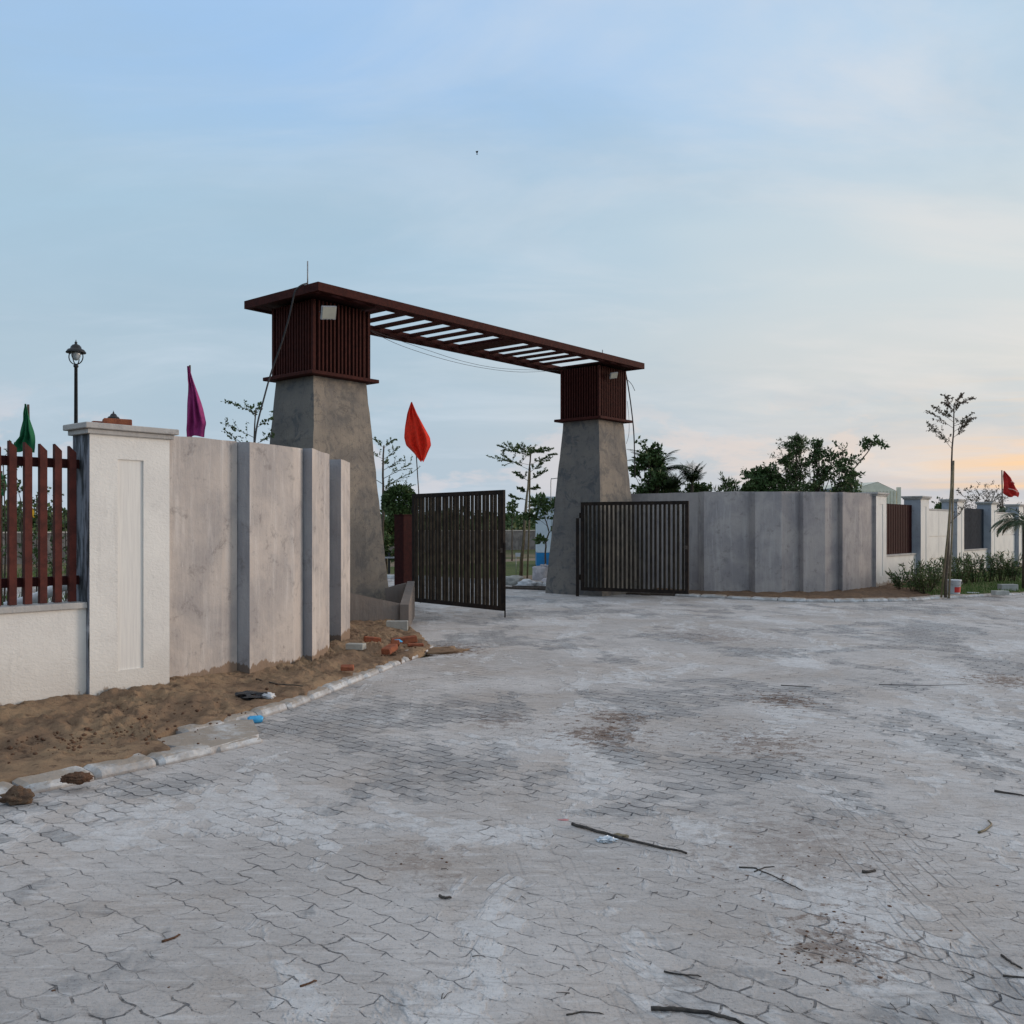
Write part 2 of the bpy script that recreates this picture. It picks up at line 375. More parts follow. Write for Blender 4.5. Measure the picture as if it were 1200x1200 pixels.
    def build(s, name, mats, parent=None, base=None):
        me = bpy.data.meshes.new(name)
        off = rootloc(parent) if parent is not None else (Vector(base) if base is not None else Vector((0, 0, 0)))
        me.from_pydata([v-off for v in s.v], [], s.f)
        if not isinstance(mats, (list, tuple)): mats = [mats]
        for m in mats: me.materials.append(m)
        me.polygons.foreach_set('material_index', s.mi); me.polygons.foreach_set('use_smooth', s.sm); me.update()
        o = bpy.data.objects.new(name, me); C.objects.link(o)
        if parent is not None: o.parent = parent
        else: o.location = off
        return o
def tag(o, label, cat, group=None, kind=None):
    o['label'] = label; o['category'] = cat
    if group: o['group'] = group
    if kind: o['kind'] = kind
    return o
def thing(name, label, cat, loc, group=None):
    o = bpy.data.objects.new(name, None); C.objects.link(o); o.location = loc; o.empty_display_size = .2
    return tag(o, label, cat, group)
def struct(name, mb, mat):
    o = mb.build(name, mat); o['kind'] = 'structure'; return o
def rnd(a, b): return random.uniform(a, b)
def fbm(p, o=4):
    return sum(mnoise.noise(Vector(p)*(2**i))/(2**i) for i in range(o))

# ---------------------------------------------------------------- setting
m = MB(); m.add([(-1500, -1500, -.02), (1500, -1500, -.02), (1500, 1500, -.02), (-1500, 1500, -.02)], [(0, 1, 2, 3)]); struct('ground', m, M['ground'])
m = MB()
q = [W(-40, -45, .004), W(80, -45, .004), W(80, -4.3, .004), W(-40, -4.3, .004)]; m.add(q, [(0, 1, 2, 3)])
q = [W(-1.5, -4.3, .004), W(9.9, -4.3, .004), W(9.9, 11, .004), W(-1.5, 11, .004)]; m.add(q, [(0, 1, 2, 3)])
struct('paving', m, M['paving'])
m = MB(); m.add([W(10.1, 1.6, .02), W(60, 1.6, .02), W(60, 15, .02), W(10.1, 15, .02)], [(0, 1, 2, 3)]); struct('lawn', m, M['lawn'])
m = MB(); m.add([W(10.1, 4.9, .03), W(60, 4.9, .03), W(60, 6.6, .03), W(10.1, 6.6, .03)], [(0, 1, 2, 3)]); struct('path', m, M['path'])
m = MB(); m.add([W(-60, 15.3, .0), W(60, 15.3, .0), W(60, 17.6, .0), W(-60, 17.6, .0)], [(0, 1, 2, 3)]); struct('dirt_track', m, M['path'])

def polylen(pl):
    L = [0]
    for i in range(1, len(pl)): L.append(L[-1]+(pl[i]-pl[i-1]).length)
    return L
def samp(pl, L, t):
    s = t*L[-1]
    for i in range(1, len(pl)):
        if s <= L[i] or i == len(pl)-1:
            k = (s-L[i-1])/max(1e-9, L[i]-L[i-1]); return pl[i-1].lerp(pl[i], k)
def v2(*p): return [Vector((a, b, 0)) for a, b in p]
def verge(outer, inner, z0, z1, nu, nv, amp, seed, spill=False):
    Lo, Li = polylen(outer), polylen(inner); vs = []
    for i in range(nu+1):
        a = samp(outer, Lo, i/nu); b = samp(inner, Li, i/nu)
        sp = max(0, mnoise.noise(Vector((a.x*1.3, a.y*1.3, seed)))+.05+.25*mnoise.noise(Vector((a.x*7, a.y*7, seed)))) if spill else 0
        a = a+(a-b).normalized()*min(.17, sp*.45)
        for j in range(nv+1):
            t = j/nv; p = a.lerp(b, t)
            z = z0+(z1-z0)*min(1, t*1.25)
            k = min(1, t*6)
            z += k*amp*(fbm((p.x*1.4+seed, p.y*1.4, 0), 2)*.6+fbm((p.x*9, p.y*9+seed, 1), 6)*.5*(.5+abs(mnoise.noise(Vector((p.x*1.1, p.y*1.1, 8))))*2.5))
            rut = math.sin((t-.35)*14)*.5*k*amp*(.6+.6*mnoise.noise(Vector((p.x*5, p.y*5, seed))))
            vs.append((p.x, p.y, max(.008, z+rut)))
    for i in range(nu+1): vs[i*(nv+1)] = (vs[i*(nv+1)][0], vs[i*(nv+1)][1], -.01)
    m = MB(); w = nv+1
    m.add(vs, [(i*w+j, (i+1)*w+j, (i+1)*w+j+1, i*w+j+1) for i in range(nu) for j in range(nv)], 0, True); return m
lw0 = Vector((-3.56, 7.90, 0))
inner = [lw0-U*6+V*.15, lw0+V*.15, Vector((-3.25, 8.5, 0)), Vector((-2.75, 9.15, 0)), Vector((-2.3, 9.95, 0)), Vector((-2.2, 10.8, 0)), Vector((-2.2, 12.1, 0)), Vector((-2.6, 13.9, 0)), Vector((-2.3, 14.15, 0)), Vector((-1.75, 14.4, 0))]
outer = [Vector((-3.05, 5.46, 0))-U*5.5, Vector((-3.05, 5.46, 0)), Vector((-2.50, 6.16, 0)), Vector((-2.34, 6.40, 0)), Vector((-2.56, 6.66, 0)), Vector((-2.50, 7.05, 0)), Vector((-2.34, 7.25, 0)), Vector((-2.02, 8.1, 0)), Vector((-1.66, 9.5, 0)), Vector((-1.35, 10.9, 0)), Vector((-1.15, 11.9, 0)), Vector((-1.25, 13.0, 0)), Vector((-1.5, 14.0, 0))]
struct('sand_verge', verge(outer, inner, .074, .17, 640, 120, .06, 3, True), M['sand'])
kr = [G(790, 699), G(840, 701), G(890, 704), G(940, 706), G(1020, 706), G(1075, 704.5), G(1110, 702), G(1135, 701)]
def inset(pl, d): 
    out = []
    for i, p in enumerate(pl):
        t = (pl[min(i+1, len(pl)-1)]-pl[max(i-1, 0)]).normalized(); out.append(p+Vector((-t.y, t.x, 0))*d)
    return out
kin = inset(kr, .12)
inner = [Vector((3.4, 22.7, 0)), Vector((4.4, 22.4, 0)), Vector((5.6, 22.0, 0)), Vector((6.7, 22.1, 0)), Vector((7.9, 22.6, 0)), Vector((8.9, 23.6, 0)), Vector((10.3, 25.0, 0)), Vector((11.2, 26.1, 0))]
struct('soil_verge', verge(kin, inner, .05, .10, 160, 24, .035, 9), M['soil'])
# grass verge on the right
gin = [Vector((9.9, 24.4, 0)), Vector((12.0, 27.0, 0)), Vector((16, 31.7, 0)), Vector((24, 41.3, 0))]
gout = [G(1095, 702), G(1135, 700.5), G(1200, 697.5), Vector((21, 32.5, 0))]
struct('grass_bed', verge(gout, gin, .06, .09, 120, 20, .02, 5), M['lawn'])
# kerb stones
def kerb(name, pl, step, w, h, jit=.010):
    L = polylen(pl); n = max(1, int(L[-1]/step)); m = MB(); N = 12
    for i in range(n):
        a = samp(pl, L, (i+rnd(.008, .02))/n); b = samp(pl, L, (i+rnd(.965, .985))/n)
        t = (b-a).normalized(); nn = Vector((-t.y, t.x, 0)); dz = rnd(-jit, jit*.6); dn = nn*rnd(-jit, jit); tilt = rnd(-.05, .05)
        prof = [(0, -.01), (-.004, h*.3), (w*.03, h*.62), (w*.13, h*.86), (w*.30, h*.98), (w*.6, h), (w, h+.004), (w, -.01)]
        vs = []; k = len(prof)
        for r in range(N+1):
            f = r/N; q = a.lerp(b, f); e = min(f, 1-f); er = .016*max(0, 1-e*14)
            for (x, z) in prof:
                p = q+dn+nn*(x+(er if x < w*.5 else 0))+Z*(z+dz+x*tilt-(er if z > .01 else 0))
                g = mnoise.noise(p*9)*.010+mnoise.noise(p*28)*.005
                vs.append(p+(-nn*g if x < w*.4 else Vector((0, 0, 0)))+Z*(g*.8 if z > .01 else 0))
        fs = [(r*k+j, r*k+(j+1) % k, (r+1)*k+(j+1) % k, (r+1)*k+j) for r in range(N) for j in range(k)]
        fs += [tuple(range(k)), tuple(range(N*k, N*k+k))[::-1]]
        m.add(vs, fs)
    return struct(name, m, M['kerb'])
kerb('kerb_row', [Vector((-2.93, 5.36, 0))-U*5.5, Vector((-2.93, 5.36, 0)), Vector((-2.41, 6.02, 0)), Vector((-1.79, 6.85, 0))], .42, .17, .062)
kerb('kerb_bend', v2((-2.42, 6.95), (-2.27, 7.14), (-1.91, 8.07), (-1.55, 9.49), (-1.26, 10.8), (-1.02, 11.75), (-1.0, 12.15)), .40, .18, .068)
kerb('kerb_right', kr, .6, .13, .075)
kerb('kerb_inner', [W(9.9, 1.8), W(9.9, 11)], .6, -.15, .13)
kerb('kerb_far', [W(9.9, 11), W(-1.5, 11)], .6, -.15, .13)
kerb('kerb_grass', gout, .7, .1, .06)
# cement slab between the two kerb rows
m = MB(); m.prism([(-2.62, 6.62), (-2.10, 6.44), (-1.86, 6.9), (-2.05, 7.42), (-2.33, 7.35), (-2.40, 6.98)], 0, .052); struct('kerb_slab', m, M['kerb'])

# ---------------------------------------------------------------- arch
arch = thing('entrance_arch', 'tall entrance arch, maroon slatted crown and louvred beam on two tapering concrete pillars', 'arch', W(4.7, .56, 0))
Cr = Vector((-3.08, 14.9, 0))
def RW(u, v, z=0): return Cr+U*u+V*v+Z*z
def rbox(m, u0, u1, v0, v1, z0, z1, mi=0, bev=0): m.box(RW((u0+u1)/2, (v0+v1)/2, z0), U*(u1-u0)/2, V*(v1-v0)/2, z1-z0, bev, mi)
for (u0, w) in ((0, 1.235), (8.2, 1.13)):
    i = .05; s = .31
    top = [W(u0+i, i, 4.07), W(u0+w-i, i, 4.07), W(u0+w-i, 1.125-i, 4.07), W(u0+i, 1.125-i, 4.07)]
    a, b = u0+i-s+(.05 if u0 == 0 else 0), u0+w-i+s
    bot = [W(a, i-s, -.02), W(b, i-s, -.02), W(b, 1.125-i+s, -.02), W(a, 1.125-i+s, -.02)]
    m = MB()
    # subdivided faces so the plaster edge wobbles a little
    nz = 24; rings = []
    for k in range(nz+1):
        t = k/nz; rings.append([bot[j].lerp(top[j], t)+Vector((rnd(-.006, .006), rnd(-.006, .006), 0)) for j in range(4)])
    vs = [p for r in rings for p in r]
    m.add(vs, [(k*4+j, k*4+(j+1) % 4, (k+1)*4+(j+1) % 4, (k+1)*4+j) for k in range(nz) for j in range(4)]+[(nz*4, nz*4+1, nz*4+2, nz*4+3)])
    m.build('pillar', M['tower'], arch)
    m = MB(); e = .11
    m.uvbox(u0-e, u0+w+e, -e, 1.125+e, 4.075, 4.135, bev=.006); m.build('ledge', M['maroon'], arch)
    # slatted box
    m = MB()
    m.uvbox(u0+.07, u0+w-.07, .07, 1.125-.07, 4.137, 5.30)
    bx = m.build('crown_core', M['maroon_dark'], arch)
    m = MB()
    for (uu, vv) in ((u0, 0), (u0+w-.055, 0), (u0, 1.07), (u0+w-.055, 1.07)): m.uvbox(uu, uu+.055, vv, vv+.055, 4.136, 5.318)
    n = 13
    for k in range(1, n+1):
        t = k/(n+1)
        uu = u0+.055+(w-.11)*t
        for v0 in (.004, 1.125-.044): jj = rnd(-.004, .004); m.uvbox(uu-.016+jj, uu+.016+jj, v0, v0+.04, 4.136, 5.317)
        vv = .055+(1.125-.11)*t
        for uu2 in (u0+.004, u0+w-.044): jj = rnd(-.004, .004); m.uvbox(uu2, uu2+.04, vv-.016+jj, vv+.016+jj, 4.136, 5.317)
    m.build('slatted_crown', M['maroon'], arch)
LR = 9.70; zt = 5.475; zb = 5.335
m = MB(); rbox(m, 0, LR, 0, .07, zb, zt, bev=.004); m.build('fascia', M['maroon'], arch)
m = MB(); rbox(m, 0, LR, 1.94, 2.01, zb+.002, zt-.002); m.build('fascia', M['maroon'], arch)
m = MB(); rbox(m, .002, .07, .071, 1.939, zb+.001, zt-.001); m.build('fascia', M['maroon'], arch)
m = MB(); rbox(m, LR-.07, LR-.002, .071, 1.939, zb+.001, zt-.001); m.build('fascia', M['maroon'], arch)
m = MB(); rbox(m, .071, LR-.071, .25, .32, 5.36, 5.45); m.build('long_beam', M['maroon'], arch)
m = MB(); rbox(m, .071, LR-.071, 1.72, 1.78, 5.36, 5.45); m.build('long_beam', M['maroon'], arch)
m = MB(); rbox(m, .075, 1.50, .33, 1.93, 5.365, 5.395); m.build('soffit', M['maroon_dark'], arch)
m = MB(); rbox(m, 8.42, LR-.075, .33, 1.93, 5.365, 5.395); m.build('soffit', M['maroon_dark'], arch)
m = MB(); rbox(m, 5.10, 5.58, .33, 1.71, 5.375, 5.405); m.build('board', M['maroon'], arch)
for k in range(-5, 14):
    uc = 2.88+.48*k-.11
    if uc < .2 or uc > LR-.2: continue
    if uc < 1.5 or uc > 8.42:
        m = MB(); rbox(m, uc-.12, uc+.12, .072, .248, 5.40, 5.43)
    else:
        m = MB(); rbox(m, uc-.09, uc+.09, .072, 1.938, 5.4135, 5.4435)
    m.build('crossbar', M['maroon'], arch)

def floodlight(pos, nrm, label, w=.20, h=.155, roll=0):
    t = thing('floodlight', label, 'floodlight', pos, 'floodlights on the arch crowns')
    nrm = nrm.normalized(); r = nrm.cross(Z).normalized(); up = r.cross(nrm)
    r2 = r*math.cos(roll)+up*math.sin(roll); up2 = up*math.cos(roll)-r*math.sin(roll)
    m = MB(); m.box(pos-up2*h/2, r2*w/2, nrm*.02, up2*h, .006); m.build('housing', M['housing'], t)
    m = MB(); m.box(pos+nrm*.0215-up2*(h/2-.02), r2*(w/2-.012), nrm*.002, up2*(h-.032)); m.build('lens', M['lens'], t)
    for k in (-.06, -.01, .05):
        m = MB(); m.box(pos+nrm*.024-up2*(h/2-.004)+r2*k, r2*.012, nrm*.003, up2*.008); m.build('clip', M['black'], t)
    m = MB(); m.tube([pos-nrm*.02, pos-nrm*.10+Z*.03], .012); m.tube([pos-r2*w*.5, pos-r2*w*.5-nrm*.07, pos+r2*w*.5-nrm*.07, pos+r2*w*.5], .006); m.build('bracket', M['black'], t)
floodlight(P(385, 366.5, 15.15), -V-Z*.45+U*-.15, 'square pale floodlight high on the near left crown', .26, .22, R(-8))
floodlight(P(719, 440, 21.85), -V-Z*.55+U*-.2, 'small tilted floodlight on the far right crown', .22, .15, R(-12))
m = MB(); p = P(360.5, 333, 15.3); p2 = P(360.5, 306, 15.3); m.tube([p-Z*.06, p2], .011); tag(m.build('metal_rod', M['steel'], None, p), 'thin upright metal rod on the roof above the left pillar', 'rod')
m = MB(); p = P(706, 414, 21.5); m.tube([p-Z*.1, p+Z*.08], .012); tag(m.build('metal_rod', M['steel'], None, p), 'short rod stub on the roof above the right pillar', 'rod')
def cable(name, label, pts, r, D, sub=6, mat='cable'):
    P3 = [P(a, b, d if d else D) for (a, b, *dd) in pts for d in (dd[0] if dd else None,)]
    # Catmull-Rom
    out = []
    for i in range(len(P3)-1):
        p0 = P3[max(i-1, 0)]; p1 = P3[i]; p2 = P3[i+1]; p3 = P3[min(i+2, len(P3)-1)]
        for k in range(sub):
            t = k/sub
            out.append(.5*((2*p1)+(p2-p0)*t+(2*p0-5*p1+4*p2-p3)*t*t+(3*p1-3*p2+p3-p0)*t*t*t))
    out.append(P3[-1]); m = MB(); m.tube(out, r, 6)
    return tag(m.build(name, M[mat], None, P3[-1]), label, 'cable')
cable('hanging_cable', 'thick black cable draped off the roof down the left side of the near crown', [(360, 332, 15.25), (353, 334.5, 15.05), (346, 341, 14.95), (343, 353, 14.95), (338, 375, 14.95), (330, 402, 14.95), (318, 436, 14.9), (309, 468, 14.6), (301, 500, 14.2), (297, 535, 14)], .014, 15)
cable('sagging_wire', 'thin lower wire sagging under the louvred beam between the crowns', [(434, 388, 15.9), (470, 405, 16.8), (520, 421, 18), (565, 431, 19), (610, 436, 20.3), (655, 434, 21.7)], .004, 15)
cable('sagging_wire', 'thin upper wire running just below the beam near the left crown', [(434, 387, 15.9), (462, 397, 16.8), (500, 410, 18), (545, 424, 19), (590, 432, 20.3), (650, 434, 21.7)], .004, 15)
cable('hanging_cable', 'black cable hanging down the right side of the far crown', [(733, 436, 22.7), (736, 452, 22.8), (740, 480, 22.8), (743, 512, 22.6), (744, 560, 22.6)], .016, 22)
cable('hanging_cable', 'hair-thin loose wire beside the far crown', [(734, 444, 22.8), (740, 450, 22.8), (744, 458, 22.8)], .007, 22)
cable('hanging_cable', 'faint thin wire looping down behind the far right pillar', [(735, 470, 22.9), (737, 490, 22.9), (737, 508, 23), (734, 520, 23)], .005, 22)

# ---------------------------------------------------------------- gates
def gate(p0, p1, z0, z1, label, nb, bw=.024, rod=True):
    t = thing('metal_gate', label, 'gate', p0, 'two open gate leaves')
    d = p1-p0; L = d.length; d = d/L; nn = Vector((-d.y, d.x, 0)); fw = .075; dz = lambda x: 0
    m = MB()
    m.box(p0+d*fw/2+Z*z0, d*fw/2, nn*.025, z1-z0); m.box(p1-d*fw/2+Z*z0, d*fw/2, nn*.025, z1-z0)
    m.box((p0+p1)/2+Z*z0, d*(L/2-fw-.001), nn*.024, fw); m.box((p0+p1)/2+Z*(z1-fw), d*(L/2-fw-.001), nn*.024, fw)
    m.build('frame', M['gate'], t)
    m = MB()
    for k in range(nb):
        x = fw+(L-2*fw)*(k+.5)/nb+rnd(-.005, .005)
        m.box(p0+d*x+Z*(z0+fw-.004), d*bw, nn*.017, z1-z0-2*fw+.008)
    m.build('bars', M['gatebar'], t)
    m = MB(); m.box(p1-d*.04-nn*.03+Z*(z0+(z1-z0)*.48), d*.025, nn*.01, .08, .003); m.box(p1-d*.06-nn*.042+Z*(z0+(z1-z0)*.5), d*.06, nn*.005, .015)
    m.build('latch', M['latch'], t)
    if rod:
        m = MB(); m.tube([p1+d*.018+Z*(z1-.9), p1+d*.018+Z*(z0-.11)], .014); m.build('drop_bolt', M['gate'], t)
    for zz in (z0+.3, z1-.3):
        m = MB(); m.tube([p0-d*.03+Z*(zz-.06), p0-d*.03+Z*(zz+.06)], .018, 8); m.build('hinge', M['gate'], t)
    return t
gL0, gL1 = at(484, 18.05), at(591, 16.0)
gate(gL0, gL1, .145, 2.21, 'dark slatted gate leaf swung open at the middle, left of the opening', 24, bw=.0285)
gR0, gR1 = at(681, 21.3), at(807, 20.1)
gate(gR0, gR1, .14, 2.14, 'dark slatted gate leaf open against the far right pillar', 23, rod=False)
d = (gL1-gL0).normalized()
t = thing('gate_post', 'dark maroon box post that carries the left gate leaf', 'post', at(473, 18.3))
m = MB(); m.box(at(473, 18.35), U*.13, V*.13, 1.80, .005); m.build('post', M['maroon_side'], t)
m = MB(); m.box(at(473, 18.35, 1.802), U*.14, V*.14, .02); m.build('cap', M['maroon_side'], t)
m = MB(); m.box(gR0+Vector((-.08, .03, 0)), Vector((.035, 0, 0)), Vector((0, .035, 0)), 1.78); tag(m.build('gate_post', M['gate'], None, gR0), 'narrow black steel post beside the far right pillar', 'post')
# small support blocks under the right leaf
m = MB(); m.box(G(775, 698, 0), Vector((.75, -.35, 0)), Vector((.03, .06, 0)), .05); tag(m.build('timber_plank', M['wood'], None, G(775, 698)), 'grey timber batten on the ground under the right gate leaf', 'plank')
m = MB(); m.box(G(757, 698), Vector((.09, -.03, 0)), Vector((.02, .04, 0)), .055, .004); tag(m.build('wood_block', M['wood'], None, G(757, 698)), 'small dark wood block in front of the batten below the right gate leaf', 'block')
m = MB(); m.box(G(685, 694), Vector((.11, -.03, 0)), Vector((.02, .04, 0)), .05, .004); tag(m.build('wood_block', M['wood'], None, G(685, 694)), 'small dark wood block under the hinge side of the right gate leaf', 'block')

# ---------------------------------------------------------------- curved wing walls
def wing(label, panels, back, h, mats, kname='panel'):
    """panels: list of front polylines; back: inward unit vector function"""
    t = thing('curved_wall', label, 'wall', panels[0][0].copy())
    for i, pl in enumerate(panels):
        m = MB(); n = len(pl); bp = [p+back(p)*.26 for p in pl]; hh = h+rnd(-.006, .006)
        vs = []; rows = 14
        front = []
        for a in range(n-1):
            for k in range(6): front.append(pl[a].lerp(pl[a+1], k/6))
        front.append(pl[-1]); backp = [p+back(p)*.26 for p in front]; nf = len(front)
        for p in front: vs += [Vector((p.x, p.y, -.02)), Vector((p.x, p.y, hh+.01*mnoise.noise(p*3)))]
        for p in backp: vs += [Vector((p.x, p.y, -.02)), Vector((p.x, p.y, hh))]
        fs = []; mis = []
        for a in range(nf-1):
            m.add([], [])
            fs.append((2*a, 2*a+2, 2*a+3, 2*a+1)); mis.append(0)
            o = 2*nf; fs.append((o+2*a, o+2*a+1, o+2*a+3, o+2*a+2)); mis.append(0)
            fs.append((2*a+1, 2*a+3, o+2*a+3, o+2*a+1)); mis.append(0)
        o = 2*nf
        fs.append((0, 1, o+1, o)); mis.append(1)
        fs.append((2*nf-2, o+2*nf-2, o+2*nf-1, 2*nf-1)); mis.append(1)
        m.v = vs; m.f = fs; m.mi = mis; m.sm = [False]*len(fs)
        m.build(kname, mats, t)
    return t
LP = [v2((-3.14, 8.36), (-2.66, 9.05)), v2((-2.535, 9.07), (-2.209, 9.80)), v2((-2.112, 9.92), (-2.085, 10.72), (-2.25, 11.3)),
      v2((-2.08, 11.42), (-2.062, 11.95), (-2.25, 12.6)), v2((-2.25, 12.62), (-2.55, 13.5)), v2((-2.6, 13.5), (-3.3, 14.9))]
# concave joint where panel one and two run into the following step
LP[0] = v2((-3.14, 8.36), (-2.76, 8.93), (-2.70, 9.06), (-2.665, 9.10))
LP[1] = v2((-2.535, 9.07), (-2.26, 9.70), (-2.232, 9.86), (-2.215, 9.93))
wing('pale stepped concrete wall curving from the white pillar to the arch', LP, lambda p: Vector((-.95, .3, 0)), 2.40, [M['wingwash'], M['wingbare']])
RP = [[at(735, 23.1), at(823, 22.0)], [at(825, 21.75), at(856, 21.70), at(884, 21.78)], [at(885, 21.52), at(916, 21.47), at(941, 21.80)],
      [at(941.5, 21.58), at(967, 21.75), at(987, 22.22)], [at(987.5, 21.98), at(1007, 22.5), at(1024, 23.3)]]
wing('grey stepped concrete wall curving away right of the arch', RP, lambda p: Vector((-.3, .95, 0)), 2.395, [M['wingright'], M['wingright']])

# planter by the left pillar
t = thing('planter_wall', 'low sloping bare concrete wall around the foot of the left arch pillar', 'planter', Vector((-1.7, 14.4, 0)))
def slopewall(m, a, b, za, zb, th):
    d = (b-a).normalized(); n = Vector((-d.y, d.x, 0))*th
    vs = [a, b, b+n, a+n]; m.add(vs+[a+Z*za, b+Z*zb, b+n+Z*zb, a+n+Z*za], [(3, 2, 1, 0), (4, 5, 6, 7), (0, 1, 5, 4), (1, 2, 6, 5), (2, 3, 7, 6), (3, 0, 4, 7)])
m = MB(); slopewall(m, Vector((-2.6, 13.72, 0)), Vector((-1.69, 14.28, 0)), .66, .41, .12); m.build('front_wall', M['planter'], t)
m = MB(); slopewall(m, Vector((-1.565, 14.22, 0)), Vector((-1.72, 16.6, 0)), .40, .62, .13); m.build('side_wall', M['planter'], t)
m = MB(); slopewall(m, Vector((-1.86, 16.45, 0)), Vector((-2.6, 16.3, 0)), .60, .42, .1); m.build('rear_wall', M['planter'], t)

# ---------------------------------------------------------------- boundary pillars and walls
def pillar(t0, label, depth=.45, origin=Vector((9.0, 23.2, 0)), w=.76, side='bare', hgt=2.35, cap=.09, base=None):
    p0 = origin+U*t0
    t = thing('boundary_pillar', label, 'pillar', p0, 'boundary wall pillars')
    c = p0+U*w/2+V*depth/2
    m = MB()
    # front face with a recessed slot
    m.box(c+V*.012, U*w/2, V*(depth/2-.012), hgt)
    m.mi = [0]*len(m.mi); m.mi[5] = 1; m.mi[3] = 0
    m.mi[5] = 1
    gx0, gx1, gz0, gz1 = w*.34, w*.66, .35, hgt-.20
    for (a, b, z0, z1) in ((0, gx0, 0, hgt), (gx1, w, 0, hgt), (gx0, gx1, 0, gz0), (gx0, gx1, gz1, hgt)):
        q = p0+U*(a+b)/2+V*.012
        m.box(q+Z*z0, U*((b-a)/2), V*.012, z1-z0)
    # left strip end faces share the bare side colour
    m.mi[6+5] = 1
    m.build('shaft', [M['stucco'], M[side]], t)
    m = MB(); m.box(p0+U*(gx0+gx1)/2+V*.018+Z*gz0, U*((gx1-gx0)/2-.001), V*.004, gz1-gz0); m.build('inset', M['combed'], t)
    m = MB(); m.box(c+Z*hgt, U*(w/2+.03), V*(depth/2+.03), cap*.45, .004); m.box(c+Z*(hgt+cap*.45+.001), U*(w/2+.06), V*(depth/2+.06), cap*.55, .006); m.build('cap', M['coping'], t)
    return t
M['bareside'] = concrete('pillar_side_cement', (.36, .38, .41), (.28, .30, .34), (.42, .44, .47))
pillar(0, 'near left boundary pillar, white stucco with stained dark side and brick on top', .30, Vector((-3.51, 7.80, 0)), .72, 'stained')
pillar(0, 'pillar at the end of the grey curved wall, dull grey face', .45, side='wingright')
pillar(3.57, 'white pillar between the maroon louvre and the first panelled wall', .45, side='bareside')
pillar(7.18, 'white pillar between the panelled wall and the blue-grey louvre, behind the stakes', .45, side='bareside')
pillar(11.3, 'white pillar just right of the blue-grey louvre', .45, side='bareside')
pillar(15.4, 'far pillar at the right edge, half hidden by the palm', .45, side='bareside')
pillar(19.4, 'farthest boundary pillar beyond the right edge of the view', .45, side='bareside')
pillar(-4.9, 'next boundary pillar beyond the left edge of the view', .30, Vector((-3.51, 7.80, 0)), .72, 'bareside')

def lowwall(origin, a, b, off, top, label, z_b=0):
    p0 = origin+U*a+V*off; L = b-a
    t = thing('low_wall', label, 'wall', p0+U*L/2, 'low walls between the pillars')
    m = MB(); m.box(p0+U*L/2+V*.1, U*L/2, V*.1, top-.05); m.build('wall', M['stucco'], t)
    m = MB(); m.box(p0+U*L/2+V*.1+Z*(top-.049), U*L/2, V*.125, .05, .004); m.build('coping', M['coping'], t)
oL = Vector((-3.51, 7.80, 0)); oR = Vector((9.0, 23.2, 0))
lowwall(oL, -4.18, -.002, .055, .945, 'low white stucco wall under the maroon slat fence')
lowwall(oR, .762, 3.568, .13, .86, 'low white wall below the maroon louvre screen')
lowwall(oR, 7.942, 11.298, .13, .86, 'low white wall below the blue-grey louvre')
lowwall(oR, 16.162, 19.398, .13, .86, 'low white wall past the right edge of the view')
# left slat fence
t = thing('slat_fence', 'maroon slat fence standing on the low wall at the left edge', 'fence', oL+U*-2+V*.15+Z*.94)
k = 0; a = -.085
while a > -4.1:
    p = oL+U*a+V*.135; m = MB(); L = 1.30+rnd(-.006, .006)
    aa, bb = U*.0285, V*.022
    b0 = p+Z*.952; hh = [L-.06, L-.0, L-.0, L-.06]
    base = [b0-aa-bb, b0+aa-bb, b0+aa+bb, b0-aa+bb]; tp = [base[0]+Z*(L), base[1]+Z*(L-.055), base[2]+Z*(L-.055), base[3]+Z*L]
    m.frustum(base, tp); m.build('slat', M['fence'], t)
    a -= .1185
for zc in (2.10, 1.125):
    m = MB(); m.box(oL+U*(-2.09)+V*.185+Z*(zc-.035), U*2.08, V*.025, .075); m.build('rail', M['maroon_side'], t)
# louvre screens
def screen(a, b, mat, label, z0=.862, z1=2.19):
    t = thing('louvre_screen', label, 'screen', oR+U*(a+b)/2+V*.25+Z*z0, 'louvre screens in the boundary wall')
    m = MB(); n = int((b-a)/.135)
    for k in range(n):
        m.box(oR+U*(a+(b-a)*(k+.5)/n)+V*.25+Z*z0, U*.042, V*.02, z1-z0)
    m.build('slats', M[mat], t)
    m = MB(); m.box(oR+U*(a+b)/2+V*.29+Z*z0, U*(b-a)/2, V*.012, z1-z0-.01); m.build('backing', M['maroon_dark' if mat == 'maroon_side' else mat], t)
screen(.765, 3.565, 'maroon_side', 'maroon louvre screen between the first two right pillars')
screen(7.945, 11.295, 'greywash', 'blue-grey louvre screen behind the sapling')
def panelwall(a, b, label):
    t = thing('panel_wall', label, 'wall', oR+U*(a+b)/2+V*.15, 'panelled boundary walls')
    m = MB(); m.box(oR+U*(a+b)/2+V*.25, U*(b-a)/2, V*.08, 2.06)
    zs = [(.12, .64), (.675, 1.28), (1.315, 2.05)]
    for i in range(2):
        for (z0, z1) in zs:
            x0 = a+.02+(b-a-.02)/2*i; x1 = x0+(b-a-.06)/2
            m.box(oR+U*(x0+x1)/2+V*.158+Z*z0, U*(x1-x0)/2, V*.020, z1-z0)
    m.build('wall', M['stucco'], t)
    m = MB(); m.box(oR+U*(a+b)/2+V*.25+Z*2.061, U*(b-a)/2, V*.11, .05); m.build('coping', M['coping'], t)
panelwall(4.332, 7.178, 'white panelled wall with grooves right of the maroon louvre')
panelwall(12.062, 15.398, 'white grooved wall panel between the last two visible pillars')

